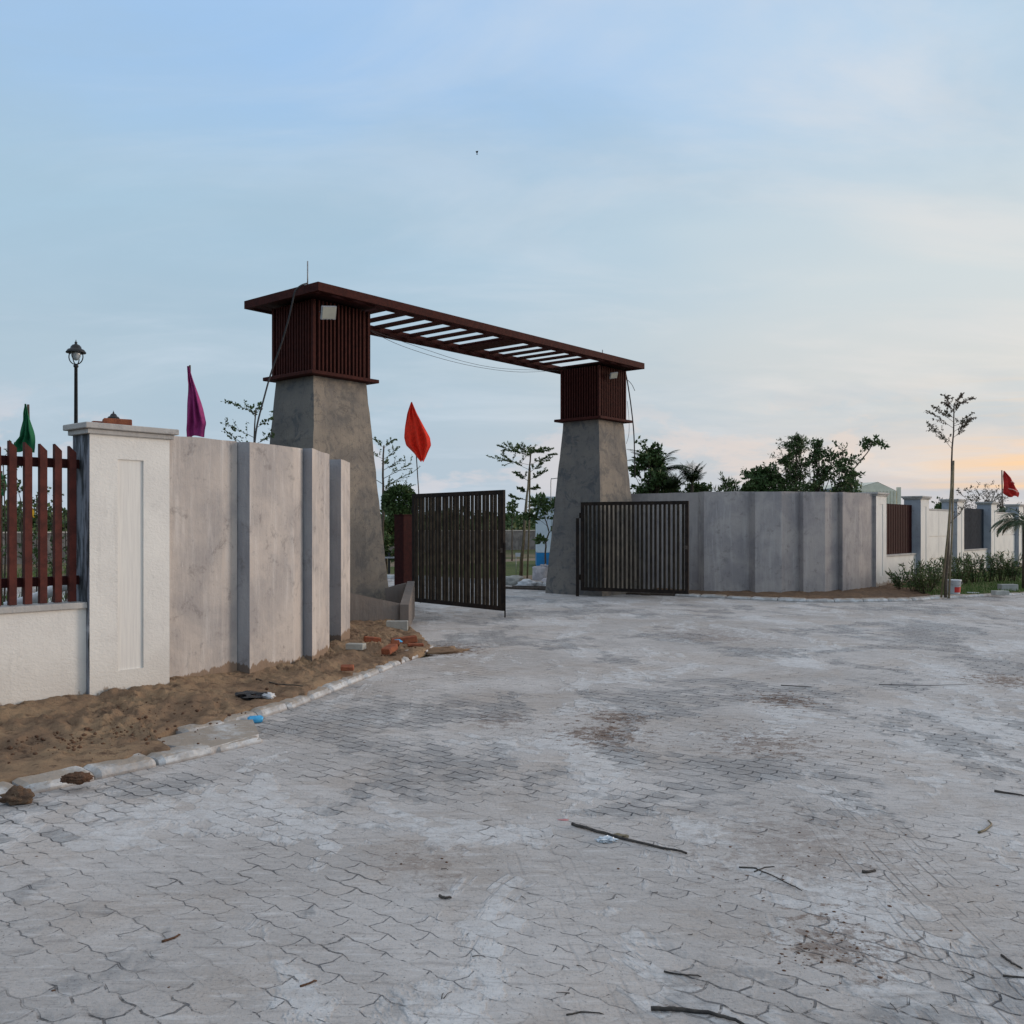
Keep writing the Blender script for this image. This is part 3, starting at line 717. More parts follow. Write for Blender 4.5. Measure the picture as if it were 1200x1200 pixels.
# ---------------------------------------------------------------- bricks and blocks
def brick(c, yaw, label, mat='brick', s=(.115, .055, .075), tilt=0, name='brick', cat='brick', group='loose red bricks', roll=0):
    m = MB(); a = Vector((math.cos(yaw), math.sin(yaw), 0)); b = Vector((-a.y, a.x, 0)); h = Z.copy()
    if tilt: rot = Matrix.Rotation(tilt, 3, b); a = rot @ a; h = rot @ h
    if roll: rot = Matrix.Rotation(roll, 3, a); b = rot @ b; h = rot @ h
    m.box(c, a*s[0], b*s[1], h*s[2], .006)
    import bmesh
    for v in m.v: v += Vector((1, 1, 1))*.004*mnoise.noise(v*30)
    return tag(m.build(name, M[mat], None, c), label, cat, group)
ct = 2.441
pc = oL+U*.30+V*.12
brick(pc+Z*ct, R(28), 'rust red brick laid on the near left pillar cap, nearer one', s=(.115, .055, .062))
brick(pc+U*-.05+V*.14+Z*ct, R(35), 'darker brick lying behind the other on the near left pillar cap', s=(.10, .055, .045))
yy = R(55)
brick(G(436, 753, .14)+Vector((0, 0, 0)), R(20), 'broken red brick at the left of the small heap by the kerb end', tilt=R(8), s=(.10, .055, .07))
brick(G(457, 764, .12), R(70), 'red brick lying at the front of the heap by the kerb end', tilt=R(-10), s=(.11, .055, .07))
brick(G(463, 757, .16), R(100), 'red brick leaning in the middle of the heap by the kerb end', tilt=R(14), s=(.10, .05, .06))
brick(G(474, 754, .10), R(15), 'long orange brick topmost at the back of the heap by the kerb end', tilt=R(-6), s=(.16, .055, .08))
brick(G(487, 757, .09), R(10), 'flat orange brick chip at the road side of the heap by the kerb end', s=(.10, .05, .03))
brick(G(407, 785, .13), R(5), 'dark red half brick alone on the sand near the kerb', s=(.065, .04, .045), roll=R(12))
brick(G(417, 761, .15), R(-10), 'pale grey paver block lying on the sand against the stepped wall', 'block', (.105, .07, .07), name='paver_block', cat='block', group='loose paver blocks')
brick(G(465.5, 740, .06), R(2), 'pale grey paver block standing in front of the low planter wall', 'block', (.155, .07, .155), name='paver_block', cat='block', group='loose paver blocks')
brick(G(467, 747, .02), R(-40), 'flat concrete slab piece lying in front of the planter wall', 'block', (.28, .09, .05), name='paver_block', cat='block', group='loose paver blocks')
brick(G(1172, 697, .06), R(8), 'grey concrete block on the grass near the palm, nearer one', 'block', (.16, .1, .09), name='concrete_block', cat='block', group='blocks on the grass')
brick(G(1181, 692, .07), R(3), 'larger grey concrete block on the grass behind the smaller one', 'block', (.2, .1, .15), name='concrete_block', cat='block', group='blocks on the grass')
# sand clods and rubble
def scatter(name, label, pts, mat, rr, seed, z=0.0, cat='rubble'):
    random.seed(seed); m = MB()
    for (px, py, sx, sy, n) in pts:
        for _ in range(n):
            g = G(px+random.gauss(0, sx), py+random.gauss(0, sy)); r = rnd(*rr)*random.choice((.5, .7, 1, 1.4))
            m.blob(g+Z*(z+r*.3), (r, r*rnd(.7, 1.2), r*rnd(.45, .8)), rnd(0, 99), .35, 1)
    o = m.build(name, M[mat]); tag(o, label, cat, kind='stuff'); return o
scatter('soil_crumbs', 'brown soil crumbs scattered over the paving', [(706, 862, 14, 3, 240), (722, 843, 12, 3, 160), (740, 832, 12, 2, 60), (917, 821, 11, 2, 150), (985, 1105, 22, 16, 220), (955, 1125, 30, 18, 120), (900, 872, 22, 6, 120), (500, 1010, 20, 8, 70), (90, 912, 14, 4, 120), (508, 766, 12, 3, 200), (600, 1000, 420, 120, 300), (700, 830, 330, 60, 260), (950, 1000, 60, 30, 160)], 'clod', (.0018, .0065), 5)
scatter('plaster_crumbs', 'white plaster crumbs fallen at the foot of the near left pillar', [(150, 818, 22, 4, 80), (195, 803, 8, 4, 60)], 'plastic_white', (.005, .016), 6, .13)
scatter('clay_clods', 'clay clods lying on the sand verge', [(120, 850, 80, 20, 420), (380, 775, 50, 8, 160), (60, 880, 50, 12, 260)], 'clod', (.003, .013), 8, .12)
m = MB(); g = G(20, 938, .02); m.blob(g+Z*.018, (.085, .06, .045), 3, .22, 4, 2.2); m.blob(g+Z*.05+Vector((.0, 0, 0)), (.04, .035, .035), 5, .2, 3, 2.2); tag(m.build('clay_lump', M['soil'], None, g), 'large pointed clay lump on the kerb at the left edge', 'clod')
m = MB(); g = G(90, 914, .07); m.blob(g+Z*.012, (.085, .06, .03), 7, .2, 4, 4); tag(m.build('clay_lump', M['clod'], None, g), 'crumbled brown clay heap lying across the kerb', 'clod')
m = MB(); g = G(512, 764); m.blob(g, (.34, .26, .05), 17, .35, 3, 3); tag(m.build('sand_spill', M['sand'], None, g), 'small sand spill beyond the kerb end', 'sand', kind='stuff')

# ---------------------------------------------------------------- litter
g = G(299, 848, .0); m = MB()
m.tube([g+Vector((-.055, -.02, .03)), g+Vector((-.04, -.015, .032)), g+Vector((.04, .02, .034)), g+Vector((.055, .025, .03))], [.022, .032, .030, .020], 12)
tag(m.build('drink_can', M['blue_tin'], None, g), 'crushed light blue can lying beside the kerb', 'can')
g = G(296, 818, .09); m = MB(); m.blob(g+Z*.02, (.13, .07, .035), 4, .55, 3, 2.5); tag(m.build('plastic_bag', M['plastic_black'], None, g), 'crumpled black plastic bag on the sand', 'bag')
g = G(314, 818, .09); m = MB(); m.blob(g+Z*.015, (.06, .045, .03), 14, .35, 3, 3); tag(m.build('plastic_scrap', M['plastic_white'], None, g), 'translucent white plastic scrap beside the black bag', 'litter')
g = G(711, 987); m = MB(); m.blob(g+Z*.012, (.045, .03, .014), 24, .5, 3, 3.5); tag(m.build('foil_wrapper', M['foil'], None, g), 'crumpled shiny foil wrapper beside the dark stick', 'litter')
g = G(728, 981); m = MB(); m.blob(g+Z*.006, (.04, .03, .006), 25, .4, 2, 3.5); tag(m.build('dry_leaf', M['bamboo'], None, g), 'tan dry leaf next to the foil wrapper', 'leaf')
g = G(660, 962); m = MB(); m.blob(g+Z*.004, (.028, .014, .005), 21, .3, 2, 3.5); tag(m.build('paper_scrap', M['pink'], None, g), 'small pink paper scrap on the paving', 'litter')
g = G(465, 757, .14); m = MB(); m.blob(g+Z*.06, (.06, .03, .02), 31, .4, 2, 3); tag(m.build('plastic_scrap', M['blue_tin'], None, g), 'blue and white plastic scrap on the brick heap', 'litter')
def stick(label, pts, r, name='stick', r1=None, mat='stick', cat='stick', z=0):
    p3 = []; g = [G(a, b, z) for a, b in pts]
    for i in range(len(g)-1):
        for k in range(5):
            p = g[i].lerp(g[i+1], k/5); p3.append(p+Z*(r+.004+.004*mnoise.noise(p*9))+Vector((rnd(-1, 1), rnd(-1, 1), 0))*r*.35)
    p3.append(g[-1]+Z*r); m = MB(); m.tube(p3, r, 7, r1 if r1 else r*.6)
    return tag(m.build(name, M[mat], None, g[0]), label, cat)
stick('long dark green-black stick lying on the paving beside the foil', [(670, 968), (700, 977), (740, 988), (775, 996), (805, 1002)], .0085)
stick('thick dark bent stick at the bottom edge', [(764, 1187), (800, 1187), (830, 1190), (862, 1200), (880, 1210)], .0075)
stick('thin forked twig right of the open joints', [(866, 1018), (885, 1019), (905, 1028), (940, 1045)], .0035, 'twig')
stick('short twig crossing the forked one', [(884, 1023), (896, 1018), (908, 1017)], .0035, 'twig')
stick('short black chip on the tyre marks', [(1010, 1024), (1018, 1024), (1026, 1022)], .007, 'twig', .005)
stick('curled brown twig near the right edge', [(1147, 978), (1156, 974), (1162, 968), (1158, 963)], .006, 'twig', mat='bamboo')
stick('dark stick at the right edge, upper one', [(1173, 1122), (1186, 1132), (1198, 1137)], .005)
stick('dark stick at the right edge, lower one', [(1176, 1146), (1190, 1147), (1210, 1148)], .004)
stick('thin twig left of the bottom stick', [(664, 1192), (680, 1188), (708, 1190)], .003, 'twig')
stick('thin dry stalk under the open joints', [(778, 1141), (800, 1145), (822, 1146)], .0035, 'twig')
stick('long thin stick lying far off to the right', [(1030, 803), (1090, 804), (1135, 803)], .0035, 'twig')
stick('thin stick lying near the middle distance', [(915, 804), (935, 805), (952, 806)], .005, 'twig')
stick('short dark twig in the middle distance right', [(1165, 929), (1185, 932), (1200, 934)], .007, 'twig')
stick('dark stone chip shaped twig low left', [(514, 1053), (522, 1055), (529, 1054)], .007, 'twig', .004)
stick('brown splinter near the bottom left', [(190, 1106), (205, 1101), (211, 1097)], .005, 'splinter', .003, 'clod')
stick('brown splinter near bottom centre', [(352, 1158), (362, 1155), (371, 1151)], .004, 'splinter', .003, 'clod')
stick('thin dark twig on the sand verge', [(300, 797), (325, 803), (355, 805)], .007, 'twig', z=.12)
random.seed(77)
m = MB()
for _ in range(45):
    px, py = rnd(500, 1200), rnd(770, 1190)
    g = G(px, py); a = rnd(0, 6.28); L = rnd(.015, .06)
    mid = g+Vector((math.cos(a), math.sin(a), 0))*L/2+Vector((rnd(-1, 1), rnd(-1, 1), 0))*.008
    m.tube([g+Z*.006, mid+Z*.009, g+Vector((math.cos(a), math.sin(a), 0))*L+Z*.006], .0018, 4, .001)
tag(m.build('straw_litter', M['stick']), 'tiny dry straws scattered over the paving', 'litter', kind='stuff')

# ---------------------------------------------------------------- flags and lamps
def flag(label, outline, D, mat, pole, folds=3, rpole=.012, name='flag', mark=False, amp=.05):
    base = P(pole[-1][0], HY, D); base.z = 0
    t = thing('flag', label, 'flag', base, 'cloth flags on thin poles')
    m = MB(); m.tube([P(a, b, D) for a, b in pole]+[at(pole[-1][0]+(pole[-1][0]-pole[0][0])*.15, D, 0)], rpole, 6); m.build('pole', M['bark'], t)
    n = 24; rows = []
    ys = [o[0] for o in outline]
    for i in range(31):
        y = ys[0]+(ys[-1]-ys[0])*i/30
        for k in range(len(outline)-1):
            if outline[k][0] <= y <= outline[k+1][0]+1e-6:
                f = (y-outline[k][0])/(outline[k+1][0]-outline[k][0]); xl = outline[k][1]+(outline[k+1][1]-outline[k][1])*f; xr = outline[k][2]+(outline[k+1][2]-outline[k][2])*f; break
        rows.append((y, xl, xr))
    vs = []
    for i, (y, xl, xr) in enumerate(rows):
        for j in range(n+1):
            s = j/n; x = xl+(xr-xl)*s
            dep = amp*math.sin(s*folds*math.pi*2+i*.07)*min(1, i/6)*(.6+.4*math.sin(i*.3+s*3))
            ymod = y+(outline[-1][0]-y)*0+(.8*math.sin(s*7+1) if i > 26 else 0)
            vs.append(P(x, ymod, D)+Vector((0, -.02-abs(amp)+dep, 0)))
    w = n+1
    m = MB(); m.add(vs, [(i*w+j, (i+1)*w+j, (i+1)*w+j+1, i*w+j+1) for i in range(30) for j in range(n)], 0, True)
    c = m.build('cloth', M[mat], t)
    if mark:
        m = MB(); 
        for (x0, y0, x1, y1) in mark: m.tube([P(x0, y0, D)+Vector((0, -.05-abs(amp)*2, 0)), P((x0+x1)/2, (y0+y1)/2-1, D)+Vector((0, -.05-abs(amp)*2, 0)), P(x1, y1, D)+Vector((0, -.05-abs(amp)*2, 0))], .02, 4)
        m.build('print', M['mark'], c)
flag('dark green flag hanging limp behind the left fence, nearer one', [(474, 32, 34), (485, 31, 36), (500, 28, 39.5), (512, 25, 43), (518, 20, 44), (524, 17, 44), (530, 20, 43)], 9.6, 'flag_green', [(33, 474), (36, 620)], 3, amp=.035)
flag('second green flag hanging lower behind the left fence slats', [(553, 0, 4), (562, -3, 9), (575, -4, 9), (581, 0, 8)], 14, 'flag_green', [(2, 552), (2, 640)], 2)
flag('small yellow flag seen between the left fence slats', [(588, 37, 38), (596, 37, 40), (606, 37, 43)], 16, 'flag_yellow', [(43, 580), (43, 650)], 2)
flag('purple flag hanging behind the stepped wall', [(430, 221.3, 223.5), (445, 222, 228), (460, 222, 233), (480, 221, 239), (497, 219.5, 243.5), (503, 219, 242), (512, 220, 241)], 12.2, 'flag_purple', [(222.5, 428), (224, 530)], 3, amp=.05)
flag('orange-red flag on a pole above the left gate leaf', [(472, 482, 483.5), (485, 477.5, 489), (500, 475, 497), (513, 474, 504), (522, 476, 505.5), (532, 486, 501), (541, 493.5, 496.5)], 19.5, 'flag_red', [(482.5, 471), (487, 520), (491.5, 590)], 3, amp=.06)
flag('red flag flying beyond the far right boundary wall', [(552, 1174, 1175.5), (560, 1174.3, 1183), (570, 1174.6, 1189), (578, 1175, 1193), (582, 1182, 1192)], 36, 'flag_red2', [(1174, 551), (1175.5, 640)], 2, .022, mark=[(1181, 565, 1185, 567), (1178, 573, 1189, 577)], amp=.09)

def lamp(px, D, label):
    b = at(px, D); t = thing('lamp_post', label, 'street lamp', b, 'black lantern lamp posts')
    h = 4.37
    m = MB(); m.lathe(b, [(.08, 0), (.08, .12), (.045, .2), (.034, 1.2), (.024, h-.42), (.036, h-.405), (.036, h-.385), (.016, h-.36)], 10); m.build('pole', M['black'], t)
    m = MB()
    arc = [R(x) for x in range(0, 145, 12)]
    for s in (-1, 1):
        m.tube([b+Vector((s*.105*math.sin(a), 0, h-.255-.115*math.cos(a))) for a in arc], .008, 6)
        m.tube([b+Vector((0, s*.105*math.sin(a), h-.255-.115*math.cos(a))) for a in arc], .008, 6)
    m.build('lantern_frame', M['black'], t)
    m = MB(); m.lathe(b+Z*(h-.31), [(.015, 0), (.045, .015), (.065, .06), (.07, .12), (.06, .15)], 12); m.build('globe', M['glass'], t)
    m = MB(); m.lathe(b+Z*(h-.18), [(.08, .0), (.14, -.02), (.142, -.008), (.115, .03), (.08, .045), (.072, .075), (.05, .10), (.024, .11), (.016, .125), (.022, .14), (.008, .15), (.003, .18)], 16)
    m.build('hood', M['black'], t)
lamp(89, 14.0, 'black lantern lamp post behind the left pillar, tall in full view')
lamp(133, 22.5, 'lantern lamp post hidden behind the near pillar, only its hood above the bricks')
lamp(485.5, 73, 'tiny distant lantern lamp post above the left gate leaf')

# ---------------------------------------------------------------- trees
def rdir(up=0): 
    v = Vector((random.gauss(0, 1), random.gauss(0, 1), random.gauss(0, 1)+up)); return v.normalized()
def twig(wood, leaf, p, d, L, r, ls, nl, depth, spread=.6, lw=.32, droop=.0, leafstart=.3, bend=.2, flat=.5):
    n = 4; pts = [p.copy()]; q = p.copy(); dd = d.copy()
    for i in range(n):
        dd = (dd+rdir()*bend*.5+Z*(-droop)).normalized(); q = q+dd*L/n; pts.append(q.copy())
    wood.tube(pts, r, 5 if r > .012 else 4, r*.45, caps=False)
    if depth > 0:
        nc = 4 if depth > 1 else 7
        for k in range(nc):
            t = .18+.8*(k+random.random())/nc; t = min(t, .99); i = min(n-1, int(t*n)); b = pts[i].lerp(pts[i+1], t*n-i)
            rr = rdir(); rr.z *= flat
            nd = (dd*.8+rr*spread*1.5).normalized()
            twig(wood, leaf, b, nd, L*rnd(.30, .5)*(1.15-.5*t), r*.5, ls, max(3, int(nl*.28)), depth-1, spread, lw, droop, .15, bend, flat)
        nl = int(nl*.4)
    for k in range(nl):
        t = leafstart+(1-leafstart)*random.random(); i = min(n-1, int(t*n)); b = pts[i].lerp(pts[i+1], t*n-i)
        rl = rdir(); rl.z *= min(1, flat*2); ld = (dd*.5+rl*.9).normalized(); leaf.leaf(b, ld, rdir(.8), ls*rnd(.6, 1.2), ls*lw*rnd(.8, 1.2))
def tree(name, label, base, trunk, tr, branches, ls, nl, leafm, depth=1, spread=.6, droop=0, group=None, stakes=None, lw=.32, seed=1, leafstart=.3, bend=.2, cat='tree', flat=.5):
    """trunk: list of points; branches: list of (t along trunk, azimuth deg, elev deg, length)"""
    random.seed(seed); t = thing(name, label, cat, base, group)
    w = MB(); lf = MB(); pts = [Vector(p) for p in trunk]; L = polylen(pts)
    w.tube([samp(pts, L, i/14)+Vector((rnd(-1, 1), rnd(-1, 1), 0))*tr*.25*(0 < i < 14) for i in range(15)], tr, 7, tr*.35)
    for (s, az, el, ln) in branches:
        p = samp(pts, L, s); a = R(az); e = R(el)
        twig(w, lf, p, Vector((math.cos(a)*math.cos(e), math.sin(a)*math.cos(e), math.sin(e))), ln, max(.005, tr*.38*(1.15-s)), ls, nl, depth, spread, lw, droop, leafstart, bend, flat)
    w.build('trunk', M['bark'], t); lf.build('crown', M[leafm], t)
    if stakes:
        for (a, b, r) in stakes:
            m = MB(); m.tube([a, a.lerp(b, .5)+Vector((.02, 0, 0)), b], r, 6); m.build('stake', M['bamboo'], t)
    return t
def tiers(n, s0, s1, L0, L1, el=25, jit=12, seed=0, el1=None):
    random.seed(seed); out = []; az = rnd(0, 360)
    for k in range(n):
        f = k/max(1, n-1); az += 137+rnd(-25, 25)
        out.append((s0+(s1-s0)*f, az, (el if el1 is None else el+(el1-el)*f)+rnd(-jit, jit), (L0+(L1-L0)*f)*rnd(.75, 1.15)))
    return out
G0 = 'slim saplings tied to stakes'
# sapling behind stepped wall
D = 15.5; b = at(297, D); tree('sapling', 'thin sapling whose leafy top shows left of the near arch pillar', b, [b, P(298, 520, D), P(300, 478, D)], .03, [(.80, 180, 38, .62), (.86, 175, 30, .55), (.9, 10, 35, .35), (.83, 20, 20, .35), (.95, 120, 45, .3), (.98, 60, 60, .2), (.97, 190, 25, .45)], .05, 24, 'leaf_mid', 1, .5, 0, G0, flat=.35, seed=11, lw=.38)
# sapling in the opening
D = 28.8; b = G(610, 678); tree('sapling', 'slim umbrella-topped sapling in the opening between the gate leaves', b, [b, P(616, 600, D), P(620, 560, D), P(622, 530, D)], .06,
    [(.97, 180, 14, .95), (.96, 205, 20, .85), (.90, 172, 12, 1.15), (.99, 0, 14, .60), (.985, 25, 24, .5), (.99, 150, 25, .6), (.90, -10, 28, .75), (.86, 175, 25, .95), (.84, 10, 35, .6), (.78, 0, 25, .6), (.77, 190, 30, .5), (.7, 20, 20, .35), (.68, 180, 35, .3), (.96, 90, 20, .8), (.97, -90, 15, .8), (.62, 185, 10, .55), (.56, 10, 25, .35)], .062, 120, 'leaf_mid', 1, .6, 0, G0, flat=.3, bend=.16,
    stakes=[(G(609, 679), P(620, 552, D-.1), .03), (G(617, 679)+Vector((.02, 0, 0)), P(621, 548, D+.1), .03)], seed=12, lw=.3)
# frangipani beside tower
D = 26.3; b = G(639, 684); tree('small_tree', 'small broad-leaved tree with a bent stem beside the far right pillar', b, [b, P(639, 650, D), P(640, 632, D), P(644, 626, D), P(640, 612, D), P(636, 600, D)], .035,
    [(.55, 180, 30, .25), (.7, 0, 50, .5), (.8, 200, 40, .6), (.85, 60, 50, .6), (.95, 160, 50, .55), (.95, 20, 60, .5), (.9, -90, 40, .5), (1, 90, 60, .5), (.98, 240, 35, .6), (.9, 170, 5, .6)], .19, 16, 'leaf_dark', 1, .6, 0, None, seed=13, lw=.25, leafstart=.5)
# tree behind left tower
D = 26; b = at(447, D); tree('sapling', 'airy tiered sapling right of the near arch pillar', b, [b, P(449, 600, D), P(449, 560, D), P(450, 522, D)], .06,
    [(.62, 0, 30, .8), (.7, 10, 22, .95), (.76, 0, 24, .9), (.82, -20, 26, .6), (.9, 0, 30, .5), (.9, 180, 30, .5), (.98, 20, 40, .35), (.98, 170, 40, .35), (.72, 180, 30, .8), (.58, 15, 40, .9), (.86, 90, 20, .5), (.66, -60, 25, .7)], .055, 50, 'leaf_mid', 1, .5, 0, G0, flat=.25, seed=14)
D = 30; b = at(452, D); tree('leafy_tree', 'bright green bushy tree low behind the near arch pillar', b, [b, P(452, 640, D), P(455, 612, D)], .06, tiers(22, .3, 1, .9, .6, 30, 20, 4), .15, 60, 'leaf_mid', 1, .9, 0, None, seed=15)
# topiary ball
D = 23; b = at(470, D); random.seed(16); t = thing('topiary_tree', 'dense round clipped tree top above the maroon gate post', 'tree', b)
m = MB(); m.tube([b, P(470, 590, D)], .05, 7); m.build('trunk', M['bark'], t); lf = MB(); cc = P(469, 589, D)
for _ in range(3200):
    d = rdir(); rr = .43*(random.random()**.25)*(1+.18*mnoise.noise(d*2.5)); p = cc+Vector((d.x*rr, d.y*rr, d.z*rr*.92)); lf.leaf(p, (d+rdir()*.8).normalized(), rdir(), .09*rnd(.6, 1.2), .03)
lf.build('crown', M['leaf_dark'], t)
D = 44; b = at(600, D); tree('sapling', 'very small distant sapling in the gap right of the left gate leaf', b, [b, P(600, 600, D), P(601, 592, D)], .04, tiers(8, .7, 1, .45, .3, 55, 10, 5), .16, 14, 'leaf_mid', 1, .5, 0, G0, seed=17)
# over right wall
def bushy(px0, px1, ytop, D, label, leafm='leaf_dark', nc=14, cr=.24, ls=.10, nl=90, seed=1, name='leafy_tree', lw=.32, ybot=590, up=0, group='trees showing over the right wall'):
    """an uneven crown: limbs reach out to separate leaf clumps inside the outline the crown has"""
    random.seed(seed); cx = (px0+px1)/2; b = at(cx, D); t = thing(name, label, 'tree', b, group)
    rx = (px1-px0)/2/F*D; zt_, zb_ = zat(ytop, D), zat(ybot, D); rz = (zt_-zb_)
    w = MB(); lf = MB(); fork = at(cx, D, max(.6, zb_-.5)); w.tube([b, b.lerp(fork, .5)+Vector((.05, 0, 0)), fork], .07, 7, .05)
    for k in range(nc):
        zz = (k+random.random())/nc; prof = math.sqrt(max(.04, 1-(zz*1.02-.12)**2*1.15)) if zz < .95 else .18
        a = rnd(0, 6.28); q = (random.random()**.45)
        c = Vector((b.x+math.cos(a)*rx*prof*q*.86, b.y+math.sin(a)*rx*prof*q*.86, zb_+(rz-cr*.8)*zz))
        mid = fork.lerp(c, .55)+Vector((rnd(-.08, .08), rnd(-.08, .08), rnd(0, .12)))
        w.tube([fork, mid, c], .022, 5, .007, caps=False)
        r = cr*rnd(.6, 1.25)
        for s_ in range(6):
            e = c+Vector((rdir().x, rdir().y, rdir().z*.7+.25))*r*rnd(.8, 1.5); w.tube([c, c.lerp(e, .5)+rdir()*.03, e], .007, 4, .003, caps=False)
            for _ in range(int(nl/6)):
                p = c.lerp(e, rnd(.2, 1.08))+rdir()*r*.28*random.random()
                lf.leaf(p, ((e-c).normalized()*.6+rdir()*.9+Z*up).normalized(), rdir(.7), ls*rnd(.6, 1.25), ls*lw*rnd(.8, 1.2))
    w.build('trunk', M['bark'], t); lf.build('crown', M[leafm], t); return t
bushy(736, 786, 520, 26.5, 'dark bushy tree directly right of the far pillar, above the wall', seed=21, nc=30, cr=.26, nl=100, ls=.13)
bushy(772, 800, 556, 27.5, 'low green mass filling in beneath the leaning palm', seed=61, nc=18, cr=.22, nl=90, ls=.10, ybot=585)
bushy(800, 834, 563, 28, 'low leafy mass around the upright palm', seed=62, nc=18, cr=.2, nl=80, ls=.10, ybot=585)
bushy(832, 866, 560, 27, 'low feathery shrub top just showing over the grey wall', seed=23, nc=14, cr=.2, ls=.17, lw=.10, nl=50, up=.8)
bushy(862, 925, 546, 26, 'dark dense mound of leaves above the middle of the grey wall', seed=24, nc=60, cr=.22, nl=130, ls=.09)
bushy(912, 950, 505, 25.5, 'tall needle-leaved tree, tallest over the middle of the grey wall', seed=25, nc=40, cr=.22, nl=110, ls=.11, lw=.13)
bushy(938, 978, 510, 26.5, 'open branching tree with airy leaves over the grey wall', seed=26, nc=26, cr=.22, nl=66, ls=.10)
bushy(965, 1010, 522, 27, 'loose tree right of the airy one over the grey wall', seed=27, nc=24, cr=.22, nl=60, ls=.10)
D = 25; b = at(985, D); tree('papaya_tree', 'thin leaning stem with one tuft of leaves above the grey wall', b, [b, P(990, 575, D), P(1000, 550, D), P(1015, 533, D), P(1023, 520, D)], .035,
    [(1, 0, 12, .32), (1, 180, 5, .34), (1, 90, 30, .25), (1, -90, 10, .25), (1, 30, 50, .25), (1, 160, 45, .25), (1, 200, -10, .33), (1, -20, -12, .35), (.97, 120, 10, .2)], .13, 22, 'leaf_dark', 0, .5, .06, 'trees showing over the right wall', seed=28, leafstart=.35, lw=.22)
bushy(984, 1012, 548, 24.5, 'small shrub beside the leaning stem over the wall end', seed=29, nc=10, cr=.18, nl=36, ls=.11)
# palms
def palm(name, label, base, top, fr, L, mat, seed, droop=.9, nl=34, lw=.035, ll=.35, tr=.05, el=(20, 75), azs=None):
    random.seed(seed); t = thing(name, label, 'palm', base)
    m = MB(); m.tube([base, base.lerp(top, .5), top], [tr*1.2, tr, tr*.9], 8); m.build('trunk', M['bark'], t); 
    for k in range(fr):
        az = R((azs[k] if azs else k*137.5+rnd(-15, 15))); e = R(rnd(*el)); LL = L*rnd(.8, 1.1); lf = MB(); pts = []; q = top.copy()
        for i in range(13):
            pts.append(q.copy()); ee = e-droop*(i/12)**1.3*1.9
            q = q+Vector((math.cos(az)*math.cos(ee), math.sin(az)*math.cos(ee), math.sin(ee)))*LL/12
        lf.tube(pts, .012, 4, .004)
        Ls = polylen(pts)
        for i in range(nl):
            s = .18+.82*i/nl; p = samp(pts, Ls, s); d = (samp(pts, Ls, min(1, s+.03))-samp(pts, Ls, max(0, s-.03))).normalized()
            side = d.cross(Z); side = side.normalized() if side.length > .01 else Vector((1, 0, 0))
            for sg in (-1, 1):
                l = ll*math.sin(math.pi*min(1, .25+s*.72))*rnd(.85, 1.1)
                lf.leaf(p, (side*sg+d*.75-Z*rnd(.1, .55)), Z, l, l*lw*1.2)
        lf.build('frond', M[mat], t)
    return t
palm('palm_tree', 'feathery palm leaning right, next to the dark bushy tree', at(765, 27), P(768, 556, 27), 15, 1.15, 'palmleaf', 31, el=(30, 75), droop=.7, lw=.055, nl=44)
palm('palm_tree', 'low spiky palm between the leaning palm and the upright one', at(785, 26), P(786, 577, 26), 16, .7, 'palmleaf', 32, el=(35, 85), droop=.25, ll=.24, lw=.07)
palm('palm_tree', 'upright palm with a stiff tuft left of the bare wall stretch', at(810, 27), P(811, 568, 27), 18, .72, 'palmleaf', 33, el=(40, 88), droop=.35, ll=.24, lw=.07)
palm('palm_tree', 'dark drooping palm at the right edge by the blocks', at(1203, 22.8), P(1202, 612, 22.8), 12, 1.0, 'palmleaf', 34, el=(10, 60), droop=1.0, tr=.09)
palm('young_palm', 'dry drooping palm frond tuft low at the right edge', at(1208, 24.5), P(1206, 618, 24.5), 5, 1.0, 'palm_dry', 35, azs=[175, 190, 160, 205, 150], el=(30, 45), droop=1.2)
# right sapling
D = 21.0; b = G(1108, 700, .05); tree('sapling', 'tall thin sapling with reddish leaves by the right boundary wall', b, [b, P(1113, 600, D), P(1116, 535, D), P(1117.5, 495, D), P(1118, 474, D)], .035,
    [(.80, 175, 42, .62), (.77, 185, 45, .75), (.83, 5, 42, .42), (.86, 0, 35, .45), (.88, 178, 35, .65), (.90, 10, 28, .5), (.91, 190, 28, .6), (.93, 90, 35, .4), (.985, 180, 45, .35), (.985, 0, 28, .42), (.97, 200, 40, .3), (1, 10, 45, .3), (.95, -90, 30, .35), (.89, -20, 20, .45)], .05, 46, 'leaf_pale', 1, .42, 0, G0, flat=.4,
    stakes=[(G(1103, 700, .05), P(1117, 545, D-.05), .022), (G(1112, 701, .05), P(1117.5, 540, D+.05), .02)], seed=41, lw=.34)
D = 21.4; b = G(1112, 699, .05); tree('bare_sapling', 'leaning branch with sparse leaves forking right of the tall sapling', b, [b, P(1113, 612, D), P(1125, 602, D), P(1133, 585, D)], .016, [(.75, 20, 45, .45), (.85, 10, 55, .5), (.9, 160, 50, .35), (1, 30, 60, .35), (.95, 0, 30, .4), (1, 150, 50, .3)], .05, 10, 'leaf_dry', 1, .5, 0, None, seed=42)
D = 45; b = at(1160, D); tree('bare_tree', 'leafless twiggy grey tree beyond the right boundary wall', b, [b, at(1160, D, 2), at(1160, D, 2.6)], .07, tiers(34, .45, 1, 1.6, 1.1, 30, 15, 9, 65), .06, 3, 'leaf_dry', 2, .6, 0, None, seed=43)
bushy(1098, 1112, 586, 40, 'dark leafy clump over the first panelled wall', seed=44, nc=9, cr=.3, nl=60, ls=.16, ybot=606)
bushy(1168, 1180, 594, 45, 'small dark clump left of the red flag pole', seed=45, nc=9, cr=.3, nl=60, ls=.16, ybot=612)
